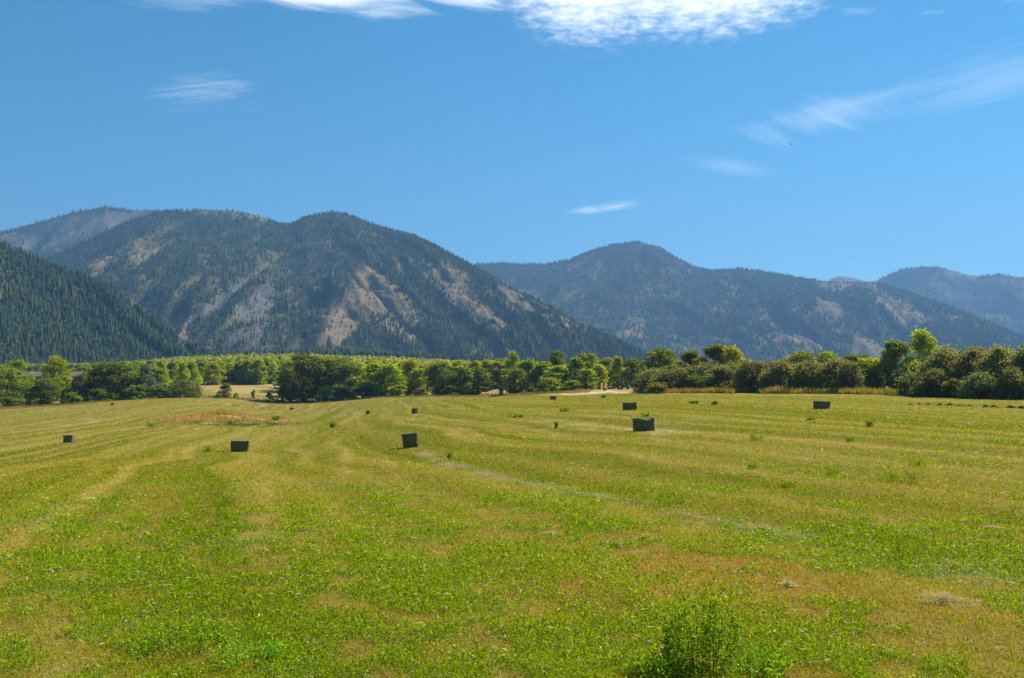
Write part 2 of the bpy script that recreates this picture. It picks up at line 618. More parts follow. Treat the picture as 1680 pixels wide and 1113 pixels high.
def build_ground_grid():
    keys = sorted(COLUMNS)
    caz = px_az(keys)
    Z = np.zeros((len(keys), len(g_r)))
    for i, k in enumerate(keys):
        pts = COLUMNS[k] + TAIL if k < 950 else COLUMNS[k][:-1] + [(700, 634), (1100, 631), (1700, 628), (2600, 627)]
        rr, zz = [0, 6, 14], [0, 0, -0.16]
        for (r_, py) in pts:
            s_, t_ = slope(k, py)
            Y = r_ * math.cos(math.atan(float(s_)))
            rr.append(r_)
            zz.append(EYE + Y * float(t_))
        Z[i] = np.interp(g_r, rr, zz)
    G = np.zeros((len(g_az), len(g_r)))
    for j in range(len(g_r)):
        G[:, j] = np.interp(g_az, caz, Z[:, j])
    inner = (g_az > R(-34)) & (g_az < R(34))
    G = gsmooth(G, 2.6, 1)
    G[inner] = gsmooth(G, 7.0, 0)[inner]
    X = np.sin(g_az)[:, None] * g_r[None]
    Y = np.cos(g_az)[:, None] * g_r[None]
    G = G + (fbm(X / 14, Y / 14, 3, 3) - 0.5) * 0.22 * sstep(g_r, 4, 40)[None]
    G = G + (fbm(X / 1.6, Y / 1.6, 5, 3) - 0.5) * 0.10 * (1 - sstep(g_r, 40, 90))[None] * sstep(g_r, 2, 6)[None]
    return X, Y, G


GX, GY, GZ = build_ground_grid()


def zg(x, y):
    x = np.asarray(x, float)
    y = np.asarray(y, float)
    az = np.arctan2(x, y)
    r_ = np.clip(np.hypot(x, y), g_r[0], g_r[-1] - 1)
    ia = np.clip(np.searchsorted(g_az, az) - 1, 0, len(g_az) - 2)
    ir = np.clip(np.searchsorted(g_r, r_) - 1, 0, len(g_r) - 2)
    fa = (az - g_az[ia]) / (g_az[ia + 1] - g_az[ia])
    fr = (r_ - g_r[ir]) / (g_r[ir + 1] - g_r[ir])
    return (GZ[ia, ir] * (1 - fa) + GZ[ia + 1, ir] * fa) * (1 - fr) + (GZ[ia, ir + 1] * (1 - fa) + GZ[ia + 1, ir + 1] * fa) * fr


def hit(px, py, r0=4.0, r1=900.0):
    """where the ray of a photo pixel meets the ground"""
    s_, t_ = slope(px, py)
    Y = np.geomspace(r0, r1, 4000)
    below = EYE + Y * float(t_) < zg(Y * float(s_), Y)
    i = int(np.argmax(below)) if below.any() else len(Y) - 1
    return float(Y[i] * s_), float(Y[i])


def at(px, r_):
    a = float(px_az(px))
    x, y = r_ * math.sin(a), r_ * math.cos(a)
    return x, y, float(zg(x, y))


def hgt(px, py, y, z):
    """height that reaches photo row py from ground z at depth y"""
    return EYE + y * float(slope(px, py)[1]) - z


# edge of the mown field, as distance per photo column
EDGE_PX = [-200, 0, 110, 200, 300, 360, 430, 500, 604, 680, 800, 860, 940, 1000, 1058, 1120, 1200, 1350, 1500, 1680, 1900]
EDGE_R = [330, 336, 346, 388, 390, 392, 384, 386, 366, 336, 334, 300, 285, 292, 225, 205, 193, 183, 166, 153, 145]


def edge_r(x, y):
    return np.interp(az_px(np.clip(np.arctan2(x, y), -1.2, 1.2)), EDGE_PX, EDGE_R)


def seg_dist(x, y, pts):
    d = np.full(np.shape(x), 1e9)
    for (x0, y0), (x1, y1) in zip(pts[:-1], pts[1:]):
        L2 = (x1 - x0) ** 2 + (y1 - y0) ** 2
        t = np.clip(((x - x0) * (x1 - x0) + (y - y0) * (y1 - y0)) / L2, 0, 1)
        d = np.minimum(d, np.hypot(x - x0 - t * (x1 - x0), y - y0 - t * (y1 - y0)))
    return d


ROW_AZ = R(-11.0)
WIND = [hit(*p) for p in ((1345, 893), (1220, 868), (1100, 845), (960, 815), (820, 788), (735, 765), (690, 745))]
WIND2 = [hit(*p) for p in ((1120, 737), (1050, 708), (960, 697), (880, 687))]
TRACKS = [[hit(*p) for p in q] for q in (
    ((150, 1085), (200, 1030), (270, 950), (345, 860), (400, 780), (425, 740), (470, 695), (540, 664)),
    ((1900, 835), (1680, 800), (1400, 757), (1200, 727), (1050, 702), (900, 676)),
    ((1900, 790), (1680, 762), (1350, 725), (1100, 695), (960, 672)),
    ((-100, 815), (0, 790), (180, 745), (330, 700), (430, 673)),
    ((-100, 745), (0, 722), (120, 690), (215, 664)),
    ((640, 1100), (640, 960), (620, 840), (600, 760), (585, 710), (575, 680)),
    ((60, 905), (220, 825), (350, 765), (450, 715), (520, 680)),
    ((1700, 900), (1400, 830), (1150, 765), (950, 715), (830, 690)))]
PALE_SPOTS = [(155, 1040, 0.5), (105, 1085, 0.4), (230, 1092, 0.35), (440, 884, 0.9), (175, 952, 0.4), (470, 1080, 0.4), (1020, 890, 0.7), (1560, 935, 0.8), (520, 790, 2.0), (480, 745, 2.0), (1640, 940, 0.6), (1200, 870, 0.8), (1320, 885, 0.8)]
PALE_XY = [(*hit(a, b_), c) for a, b_, c in PALE_SPOTS]


LUSH_SPOTS = [(300, 1010, 1.0, 0.9), (420, 1050, 0.8, 0.9), (880, 930, 1.3, 0.8), (1150, 1070, 0.9, 1.0), (1330, 880, 1.2, 0.7),
              (1480, 900, 1.3, 0.9), (700, 960, 1.0, 0.6), (1620, 880, 1.2, 0.8), (150, 940, 1.0, 0.6), (980, 1060, 0.9, 0.7), (60, 1000, 0.8, 0.5)]
RUST_SPOTS = [(1180, 945, 1.5, 1.0), (1020, 925, 1.0, 0.6), (1240, 975, 1.0, 0.9), (1060, 950, 0.9, 0.8), (880, 965, 0.8, 0.5), (1600, 1010, 1.0, 0.5)]
LUSH_XY = [(*hit(a, b_), c, d) for a, b_, c, d in LUSH_SPOTS]
RUST_XY = [(*hit(a, b_), c, d) for a, b_, c, d in RUST_SPOTS]


def field_parts(x, y):
    """what grows where: lush, straw, rust, pale cut hay (0..1 each)"""
    r_ = np.hypot(x, y)
    u = x * math.cos(ROW_AZ) - y * math.sin(ROW_AZ)
    v = x * math.sin(ROW_AZ) + y * math.cos(ROW_AZ)
    u = u + 7.0 * np.sin(v / 75.0) + (fbm(x / 30, y / 30, 11, 2) - 0.5) * 5
    un = u + (fbm(x / 14, y / 14, 12, 2) - 0.5) * 0.9
    row = 0.5 + 0.5 * np.sin(un * 2 * math.pi / 4.6)
    row2 = vnoise(un / 1.1, v / 25.0, 13)
    row3 = vnoise(un / 2.6, v / 60.0, 14)
    big = fbm(x / 22, y / 22, 15, 4)
    mid = fbm(x / 5, y / 5, 16, 4)
    sml = fbm(x / 1.1, y / 1.1, 17, 4)
    near = 1 - sstep(r_, 14, 46)
    lush = sstep(0.5 * mid + 0.5 * sml + 0.15 * near + 0.12 * (big - 0.5), 0.50, 0.72) * (0.45 + 0.55 * near)
    lush = lush * (0.72 + 0.28 * row3) + 0.2 * (1 - row) * (1 - row2) * (1 - 0.6 * near)
    lush = lush + (fbm(x / 0.32, y / 0.45, 18, 2) - 0.5) * 0.7 * near
    for (lx, ly, s_, a) in LUSH_XY:
        d2 = ((x - lx) / s_) ** 2 + ((y - ly) / (s_ * 1.5)) ** 2
        lush = lush + a * np.exp(-d2) * (0.4 + 1.0 * sml)
    straw = 0.2 + 0.45 * row2 * (0.5 + 0.5 * row) + 0.22 * (row3 - 0.5)
    straw = straw + 0.35 * sstep(-x, 5, 60) * (1 - near)
    straw = np.clip(straw + ((mid - 0.5) * 0.8 + (sml - 0.5) * 0.7) * (1 - 0.45 * near), 0, 1.2)
    rust = sstep(0.55 * fbm(x / 7, y / 7, 19, 4) + 0.45 * fbm(x / 1.5, y / 1.5, 20, 3), 0.57, 0.74) * 0.28
    for (lx, ly, s_, a) in RUST_XY:
        d2 = ((x - lx) / s_) ** 2 + ((y - ly) / (s_ * 1.6)) ** 2
        rust = rust + 0.75 * a * np.exp(-d2) * (0.3 + 1.0 * sml)
    wd = seg_dist(x, y, WIND)
    ww = 0.2 + 0.004 * r_
    pale = 0.4 * np.exp(-(wd / ww) ** 2) * sstep(fbm(x / 1.2, y / 1.2, 21, 3), 0.38, 0.6)
    pale = pale + 0.35 * np.exp(-(seg_dist(x, y, WIND2) / ww) ** 2) * sstep(fbm(x / 2, y / 2, 24, 3), 0.42, 0.6)
    for (lx, ly, s_) in PALE_XY:
        pale = pale + 0.28 * np.exp(-((x - lx) / s_) ** 2 - ((y - ly) / s_ / 1.4) ** 2) * sstep(sml, 0.4, 0.62)
    trk = 0.0
    for tr_ in TRACKS:
        td = seg_dist(x, y, tr_)
        tw = 0.22 + 0.0022 * r_
        trk = np.maximum(trk, np.exp(-((td - 0.95) / tw) ** 2) * (0.45 + 0.75 * mid))
    trk = 1.5 * trk * (0.5 + 0.5 * sstep(r_, 12, 50)) * sstep(fbm(x / 2.5, y / 9, 25, 3), 0.3, 0.62)
    fine = vnoise(un / 0.42, v / 22.0, 26)
    straw = np.clip(straw + 0.55 * trk + 0.7 * (fine - 0.5), 0, 1.4)
    lush = lush * (1 - 0.5 * np.clip(trk, 0, 1)) * (0.75 + 0.5 * (1 - fine))
    clump = fbm(x / 0.34, y / 0.5, 27, 3)
    lush = lush * (1 - near) + near * sstep(clump + 0.38 * (np.clip(lush, 0, 1.3) - 0.55), 0.40, 0.72)
    pale = pale + 0.5 * sstep(vnoise(un / 1.6, v / 5, 22) * vnoise(u / 9, v / 30, 23), 0.52, 0.75)
    far = sstep(r_, 9, 30)
    swath = 0.72 * (vnoise(un / 0.6, v / 60.0, 51) - 0.5) + 0.22 * (vnoise(un / 1.4, v / 45.0, 52) - 0.5) + 0.13 * (row - 0.5)
    swath = swath * (0.35 + 0.65 * far) * (0.75 + 0.5 * mid)
    lush = lush - 0.5 * swath * far
    straw = straw + 0.6 * swath
    return np.clip(lush, 0, 1), np.clip(straw, 0, 1), np.clip(rust, 0, 1), np.clip(pale, 0, 1), swath


C_BASE = np.array([0.17, 0.142, 0.018])
C_LUSH = np.array([0.075, 0.12, 0.008])
C_STRAW = np.array([0.27, 0.195, 0.05])
C_RUST = np.array([0.30, 0.18, 0.035])
C_PALE = np.array([0.38, 0.37, 0.22])


def lerp(a, b_, t):
    return a * (1 - t[..., None]) + b_ * t[..., None]


def field_color(x, y):
    lush, straw, rust, pale, row = field_parts(x, y)
    c = np.broadcast_to(C_BASE, x.shape + (3,))
    c = lerp(c, C_STRAW, straw * 0.75)
    c = lerp(c, C_LUSH, lush * 0.8)
    c = lerp(c, C_RUST, rust * 0.7)
    c = lerp(c, C_PALE, pale * 0.7)
    return c * (1 + 0.45 * row)[..., None]


RX, RY = hit(352, 690)
DX, DY = hit(420, 697)


# a low mound under the unmown russet patch
GZ += 1.15 * np.exp(-((GX - RX) / 6.0) ** 2 - ((GY - RY - 9) / 11.0) ** 2)


def ground_color(x, y):
    c = field_color(x, y)
    r_ = np.hypot(x, y)
    px = az_px(np.clip(np.arctan2(x, y), -1.2, 1.2))
    # unmown russet patch with its green skirt in the hollow on the left
    d = ((x - RX) / 6.2) ** 2 + ((y - RY - 6) / 28) ** 2 + (fbm(x / 3, y / 6, 31, 3) - 0.5) * 1.4
    d2 = ((x - RX - 4) / 11.5) ** 2 + ((y - RY + 8) / 17) ** 2 + (fbm(x / 3, y / 6, 32, 3) - 0.5) * 0.8
    c = lerp(c, np.array([0.12, 0.14, 0.03]), sstep(-d2, -1.1, -0.8) * 0.8)
    c = lerp(c, np.array([0.40, 0.28, 0.095]), sstep(-d, -1.1, -0.6) * 0.8)
    er = edge_r(x, y)
    out = sstep(r_ - er + (fbm(x / 6, y / 6, 33, 3) - 0.5) * 10, -3, 4)
    gold = lerp(np.broadcast_to(np.array([0.36, 0.25, 0.085]), c.shape), np.array([0.22, 0.2, 0.05]), sstep(fbm(x / 18, y / 12, 34, 4), 0.42, 0.62))
    c = lerp(c, gold, out)
    # pale bare headland near the tractor and a dry margin below the hedge
    pth = np.exp(-((r_ - er + 1) / 9.0) ** 2) * sstep(px, 870, 930) * (1 - sstep(px, 1040, 1075))
    c = lerp(c, np.array([0.62, 0.5, 0.28]), np.clip(pth * 1.1, 0, 1))
    dry = np.exp(-((r_ - er + 7) / 12.0) ** 2) * sstep(px, 1060, 1130)
    c = lerp(c, np.array([0.36, 0.26, 0.07]), dry * 0.6)
    wood = sstep(r_, 640, 760)
    c = lerp(c, np.array([0.07, 0.09, 0.03]), wood)
    return c


def build_ground():
    na, nr = GX.shape
    v = np.stack([GX, GY, GZ], -1).reshape(-1, 3)
    i = np.arange(na - 1)[:, None] * nr + np.arange(nr - 1)[None]
    f = np.stack([i, i + 1, i + nr + 1, i + nr], -1).reshape(-1, 4)
    me = mesh_np('field', v, f, ground_color(GX, GY).reshape(-1, 3), smooth=True)
    # far, flat rim so that the sheet reaches the horizon
    o = link('field', me, M['ground'])
    tag(o, 'mown hay field and valley floor', None, None, 'structure')
    rim = MB()
    n = 48
    for k in range(n):
        a0, a1 = 2 * math.pi * k / n, 2 * math.pi * (k + 1) / n
        rim.add([(2500 * math.sin(a0), 2500 * math.cos(a0), 0), (2500 * math.sin(a1), 2500 * math.cos(a1), 0),
                 (16000 * math.sin(a1), 16000 * math.cos(a1), 0), (16000 * math.sin(a0), 16000 * math.cos(a0), 0)], [(0, 3, 2, 1)])
    me = rim.mesh('valley_floor')
    c4 = np.ones((len(me.vertices), 4), np.float32)
    c4[:, :3] = (0.09, 0.1, 0.035)
    me.attributes.new('Col', 'FLOAT_COLOR', 'POINT').data.foreach_set('color', c4.ravel())
    tag(link('valley_floor', me, M['mountain']), 'far valley floor', None, None, 'structure')


build_ground()

# ------------------------------------------------------------------ mountains
TAN = np.array([0.205, 0.152, 0.085])
SCREE = np.array([0.125, 0.118, 0.105])
GOLD = np.array([0.19, 0.15, 0.068])
FLOOR = np.array([0.05, 0.06, 0.027])
PATCHES = [  # (polygon in photo pixels, ground colour, how bare)
    ([(568, 424), (604, 432), (646, 466), (694, 513), (694, 532), (640, 516), (606, 520), (580, 545), (556, 566), (522, 566), (540, 520), (572, 480), (582, 456)], TAN, 0.72),
    ([(700, 432), (755, 440), (772, 470), (800, 500), (835, 535), (838, 550), (806, 540), (775, 512), (738, 505), (728, 470)], TAN, 0.70),
    ([(812, 462), (845, 476), (905, 505), (965, 538), (968, 546), (925, 535), (880, 515), (830, 500)], TAN, 0.70),
    ([(205, 420), (240, 402), (270, 402), (250, 420), (218, 442)], GOLD, 0.8),
    ([(145, 428), (170, 414), (188, 418), (168, 442), (142, 452)], GOLD, 0.8),
    ([(285, 345), (375, 338), (455, 356), (462, 366), (400, 360), (330, 354)], GOLD, 0.75),
    ([(420, 440), (432, 444), (385, 490), (330, 522), (296, 545), (286, 538), (340, 500)], SCREE, 0.74),
    ([(385, 505), (400, 488), (442, 462), (455, 500), (440, 518), (392, 530)], SCREE, 0.74),
    ([(358, 562), (400, 540), (445, 520), (452, 528), (425, 558), (380, 570)], SCREE, 0.74),
    ([(355, 412), (372, 402), (386, 402), (376, 416)], SCREE, 0.74),
    ([(505, 385), (530, 388), (575, 425), (560, 470), (500, 480), (470, 440)], np.array([0.085, 0.085, 0.082]), 0.5),  # rock, its colour darkened to paint the shade of the left-facing slope
    ([(150, 362), (190, 350), (245, 346), (200, 372), (140, 386), (90, 402), (60, 410)], np.array([0.17, 0.14, 0.11]), 0.55),
    ([(0, 385), (60, 380), (70, 400), (40, 412), (0, 405)], GOLD, 0.55),
    ([(0, 450), (30, 445), (45, 475), (15, 495), (0, 490)], GOLD, 0.6),
    ([(280, 545), (300, 540), (318, 566), (300, 575)], TAN, 0.8),
    ([(85, 512), (105, 508), (100, 522)], TAN, 0.8),
    ([(50, 555), (80, 556), (70, 562)], TAN, 0.7),
    ([(665, 545), (690, 543), (680, 560), (662, 558)], TAN, 0.8),
    ([(728, 568), (740, 570), (735, 580)], TAN, 0.9),
    ([(1335, 482), (1365, 490), (1392, 522), (1350, 522)], TAN, 0.9),
    ([(1255, 548), (1300, 550), (1352, 568), (1350, 578), (1300, 566), (1265, 560)], TAN, 0.85),
    ([(1436, 472), (1490, 498), (1535, 528), (1500, 540), (1450, 515)], TAN, 0.75),
    ([(1405, 545), (1425, 552), (1450, 578), (1445, 592), (1395, 588)], TAN, 0.9),
    ([(1230, 506), (1245, 512), (1278, 532), (1268, 534)], TAN, 0.85),
    ([(1345, 518), (1380, 520), (1400, 545), (1360, 540)], TAN, 0.5),
    ([(1020, 525), (1060, 515), (1060, 550), (1010, 555)], GOLD, 0.5),
    ([(1535, 436), (1565, 440), (1605, 455), (1600, 462), (1560, 452)], TAN, 0.9),
    ([(1340, 440), (1440, 440), (1440, 475), (1340, 475)], TAN, 0.75),
    ([(1530, 505), (1600, 520), (1640, 545), (1560, 530)], TAN, 0.45),
    ([(590, 520), (680, 520), (690, 545), (600, 545)], GOLD, 0.35),
]


def in_poly(px, py, poly):
    c = np.zeros(np.shape(px), bool)
    n = len(poly)
    for i in range(n):
        x0, y0 = poly[i]
        x1, y1 = poly[(i + 1) % n]
        if y0 == y1:
            continue
        cond = ((y0 > py) != (y1 > py)) & (px < (x1 - x0) * (py - y0) / (y1 - y0) + x0)
        c ^= cond
    return c


def project(x, y, z):
    """world point -> photo pixel"""
    cp, sp = math.cos(PITCH), math.sin(PITCH)
    dz = z - EYE
    d = y * cp + dz * sp
    v = -y * sp + dz * cp
    return 840 + F * x / d, 556.5 - F * v / d


def bare_at(x, y, z):
    """how bare the slope is and its ground colour, at real points of the slopes"""
    px, py = project(x, y, z)
    jx = (fbm(px / 16, py / 16, 41, 3) - 0.5) * 13
    jy = (fbm(px / 16, py / 16, 42, 3) - 0.5) * 20
    f2, f3 = fbm(px / 4, py / 4, 44, 3), fbm(px / 4, py / 4, 45, 3)
    bare = np.zeros(px.shape)
    col = np.broadcast_to(FLOOR, px.shape + (3,)).copy()
    n = fbm(px / 30, py / 22, 43, 4)
    col = lerp(col, np.array([0.12, 0.11, 0.048]), sstep(n, 0.5, 0.68))
    bare = sstep(n, 0.52, 0.72) * 0.42
    for poly, c, s_ in PATCHES:
        k = sum(in_poly(px + jx + fx_ * 7 * (f2 - 0.5), py + jy + fy_ * 6 * (f3 - 0.5), poly).astype(float) for fx_, fy_ in ((1, 1), (2.5, -2), (-4, 3.5), (-1.5, -5))) / 4
        bare = bare * (1 - k) + s_ * k
        col = lerp(col, np.asarray(c), k)
    return bare, col


RANGES = []


def make_range(name, label, sil, Rpts, Bpts, px0, px1, ncol, nrow, pk, seed, spurs=(), amp=60, zb=10, pw=1.25, spur_h=70, spur_w=220, shear=420):
    sx, sy = zip(*sil)
    px = np.linspace(px0, px1, ncol)
    top = np.interp(px, sx, sy)
    Rr = np.interp(px, *zip(*Rpts))
    Bb = np.interp(px, *zip(*Bpts))
    Rr = gsmooth(Rr, 12, 0)
    az = px_az(px)
    H = EYE + Rr * np.cos(az) * slope(px, top)[1]
    t = np.concatenate([np.linspace(0, 1.0, nrow), 1 + np.linspace(0, 0.4, max(10, nrow // 6))[1:]])
    T = t[None]
    rr = Bb[:, None] + T * (Rr - Bb)[:, None]
    x = rr * np.sin(az)[:, None]
    y = rr * np.cos(az)[:, None]
    prof = np.where(T <= 1, np.clip(T, 0, 1) ** pw, 1 - (T - 1) * 1.0)
    z = zb + (H[:, None] - zb) * prof
    env = np.where(T <= 1, np.sin(np.pi * np.clip(T, 0, 1)) ** 0.7, 0)
    fan = np.sign(px[:, None] - pk) * 900 + np.sqrt((px[:, None] - pk) ** 2 + 900) * np.sign(px[:, None] - pk) + np.sign(px[:, None] - pk) * shear * np.clip(T, 0, 1)
    fan = fan + (fbm(x / 300, y / 300, seed + 2, 3) - 0.5) * 50
    rid = np.abs(2 * fbm(fan / 62.0, T * 1.1 + 3, seed, 4, 0.5) - 1)
    rid2 = np.abs(2 * fbm(x / 260.0, y / 260.0, seed + 9, 4, 0.55) - 1)
    z = z + env * amp * (rid * 1.5 + rid2 * 1.0 - 1.35)
    z = z + env * amp * 0.6 * (fbm(x / 60.0, y / 60.0, seed + 5, 3) - 0.5)
    for sp in spurs:
        pts = [(r_ * math.sin(float(px_az(p))), r_ * math.cos(float(px_az(p)))) for p, r_ in sp]
        d = seg_dist(x, y, pts)
        z = z + env * spur_h * np.clip(1 - d / spur_w, 0, 1) ** 1.2
    # never poke above the skyline
    lim = EYE + y * slope(px[:, None], top[:, None] + 1.5)[1]
    z = np.where(T < 0.999, np.minimum(z, np.maximum(lim, zb)), z)
    bare, colr = bare_at(x, y, z)
    n, m = x.shape
    v = np.stack([x, y, z], -1).reshape(-1, 3)
    i = np.arange(n - 1)[:, None] * m + np.arange(m - 1)[None]
    f = np.stack([i, i + 1, i + m + 1, i + m], -1).reshape(-1, 4)
    me = mesh_np(name, v, f, colr.reshape(-1, 3), smooth=True)
    o = link(name, me, M['mountain'])
    tag(o, label, None, None, 'structure')
    RANGES.append(dict(name=name, px=px, t=t, x=x, y=y, z=z, bare=bare, rr=rr))
    return o


make_range('hillside', 'dark wooded hillside rising at the left', [(-200, 330), (-100, 360), (0, 405), (60, 432), (120, 454), (180, 480), (230, 518), (280, 553), (330, 583), (400, 606), (460, 612)],
           [(-200, 2000), (100, 1850), (300, 1600), (460, 1450)], [(-200, 1250), (460, 1250)], -200, 460, 300, 90, 0, 101, amp=28, spur_h=0, zb=14)
make_range('main_mountain', 'broad mountain with tan spurs and grey scree', [(-120, 440), (60, 430), (120, 405), (200, 366), (262, 349), (330, 345), (375, 346), (420, 354), (455, 369), (475, 370), (500, 358), (545, 350), (570, 355), (620, 374), (680, 390), (720, 409), (780, 442), (830, 470), (900, 504), (960, 539), (1000, 557), (1050, 580), (1110, 604), (1180, 612)],
           [(-120, 4100), (260, 3900), (545, 3600), (700, 3300), (830, 2900), (960, 2500), (1060, 2150), (1180, 1900)],
           [(-120, 1750), (500, 1700), (1180, 1650)], -120, 1180, 620, 150, 540, 111,
           spurs=[[(545, 3550), (582, 3050), (600, 2700), (560, 2350), (530, 2050)], [(650, 3350), (715, 2900), (760, 2500), (840, 2150)],
                  [(430, 3750), (345, 3150), (280, 2650)], [(500, 3550), (445, 3000), (400, 2500), (360, 2150)], [(780, 3000), (850, 2700), (940, 2350)],
                  [(270, 3850), (180, 3250), (120, 2800)]], amp=46, zb=2, spur_h=70, spur_w=260)
make_range('back_mountain', 'distant mountain behind the left shoulder', [(-200, 430), (-60, 395), (0, 381), (60, 365), (110, 350), (170, 339), (215, 345), (265, 345), (300, 356), (420, 420), (520, 470)],
           [(-200, 5600), (520, 5600)], [(-200, 4100), (520, 4100)], -200, 520, 260, 80, 170, 121, amp=80, zb=120, spur_h=0)
make_range('right_mountain', 'hazy wooded mountain right of centre', [(620, 520), (740, 462), (780, 435), (830, 433), (890, 436), (935, 428), (970, 413), (1010, 402), (1045, 398), (1085, 408), (1110, 424), (1140, 439), (1170, 446), (1215, 442), (1270, 450), (1330, 461), (1400, 464), (1440, 465), (1480, 478), (1540, 498), (1600, 520), (1660, 548), (1750, 583), (1850, 600)],
           [(620, 5600), (1200, 5400), (1440, 5000), (1600, 4400), (1850, 3600)], [(620, 2900), (1850, 2700)], 620, 1850, 560, 130, 1060, 131,
           spurs=[[(1045, 5350), (1130, 4700), (1210, 4100), (1290, 3600)], [(1320, 5250), (1385, 4600), (1440, 3900)], [(960, 5500), (930, 4800), (890, 4000)],
                  [(1440, 4950), (1540, 4400), (1640, 3900)], [(1180, 5300), (1280, 4700), (1340, 4100)]], amp=62, zb=2, spur_h=75, spur_w=330)
make_range('far_mountain', 'farthest blue dome at the right edge', [(1280, 520), (1345, 474), (1365, 458), (1380, 453), (1400, 456), (1425, 462), (1440, 461), (1480, 443), (1515, 438), (1550, 440), (1605, 455), (1640, 451), (1680, 456), (1760, 470), (1900, 500)],
           [(1280, 8200), (1420, 8000), (1500, 7400), (1900, 7200)], [(1280, 5200), (1900, 4600)], 1280, 1900, 280, 70, 1520, 141, amp=110, zb=100, spur_h=0)


def visible_mask(pts_x, pts_y, pts_z, r_):
    """rough: keep what rises above the slopes in front of it"""
    bins = np.linspace(-220, 1920, 1071)
    px, py = project(pts_x, pts_y, pts_z)
    ib = np.clip(((px + 220) / 2).astype(int), 0, 1069)
    # horizon line (min py) of each range per bin with its distance, cumulative from near to far
    keep = np.ones(len(px), bool)
    for rg in RANGES:
        gx, gy, gz, gr = rg['x'], rg['y'], rg['z'], rg['rr']
        ppx, ppy = project(gx, gy, gz)
        rad = np.hypot(gx, gy)
        # running minimum of py along distance
        run = np.minimum.accumulate(ppy, axis=1)
        ci = np.clip(np.searchsorted(rg['px'], px), 0, len(rg['px']) - 1)
        inside = (px > rg['px'][0]) & (px < rg['px'][-1])
        for lo in range(0, len(px), 20000):
            sl = slice(lo, lo + 20000)
            rr_ = rad[ci[sl]]
            cnt = (rr_ < (r_[sl] - 12)[:, None]).sum(1)
            m = run[ci[sl], np.clip(cnt - 1, 0, run.shape[1] - 1)]
            hid = inside[sl] & (cnt > 0) & (py[sl] > m)
            keep[sl] &= ~hid
    return keep


def conifer_template(seed, tiers=4, sides=6):
    r_ = np.random.default_rng(seed)
    vs, fs, tn = [], [], []
    for k in range(tiers):
        z0 = 0.06 + 0.82 * k / tiers
        z1 = min(1.0, z0 + 0.82 / tiers * 1.75 + (0.1 if k == tiers - 1 else 0))
        rad = 0.20 * (1 - z0) ** 0.85 * (0.85 + 0.3 * r_.random()) + 0.01
        o = len(vs)
        vs.append((r_.normal() * 0.004, r_.normal() * 0.004, z1))
        tn.append(0.75)
        for s_ in range(sides * 2):
            a = math.pi * s_ / sides + k * 0.7
            q = rad * ((1.0 if s_ % 2 == 0 else 0.52) * (0.75 + 0.5 * r_.random()))
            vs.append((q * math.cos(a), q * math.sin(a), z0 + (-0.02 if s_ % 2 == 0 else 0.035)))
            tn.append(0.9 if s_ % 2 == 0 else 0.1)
        for s_ in range(sides * 2):
            fs.append((o, o + 1 + s_, o + 1 + (s_ + 1) % (sides * 2)))
    return np.array(vs), np.array(fs), np.array(tn)


def blob_template(seed, n=26):
    r_ = np.random.default_rng(seed)
    vs, fs, tn = [], [], []
    for k in range(n):
        d = r_.normal(size=3)
        d /= np.linalg.norm(d)
        d[2] = abs(d[2]) * 0.9 + 0.05 if r_.random() < 0.8 else d[2] * 0.4
        c = np.array([0, 0, 0.45]) + d * np.array([0.36, 0.36, 0.48]) * (0.75 + 0.3 * r_.random())
        s_ = 0.13 + 0.1 * r_.random()
        a, b_ = r_.normal(size=3), r_.normal(size=3)
        a = a / np.linalg.norm(a) * s_
        b_ = b_ / np.linalg.norm(b_) * s_
        o = len(vs)
        vs += [c - a, c - b_ * 0.8, c + a, c + b_ * 0.8]
        fs.append((o, o + 1, o + 2, o + 3))
        w = r_.random()
        tn += [w] * 4
    return np.array(vs), np.array(fs), np.array(tn)


def merge(tmpl, P, hs, ws, rots, tints):
    v, f, tn = tmpl
    n = len(P)
    c, s_ = np.cos(rots)[:, None], np.sin(rots)[:, None]
    X = (v[None, :, 0] * c - v[None, :, 1] * s_) * ws[:, None] + P[:, 0:1]
    Y = (v[None, :, 0] * s_ + v[None, :, 1] * c) * ws[:, None] + P[:, 1:2]
    Z = v[None, :, 2] * hs[:, None] + P[:, 2:3]
    V = np.stack([X, Y, Z], -1).reshape(-1, 3)
    Fc = (f[None] + (np.arange(n) * len(v))[:, None, None]).reshape(-1, f.shape[1])
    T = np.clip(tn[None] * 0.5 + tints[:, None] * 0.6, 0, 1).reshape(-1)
    return V, Fc, T


CON = [conifer_template(s_) for s_ in (1, 2, 3)]


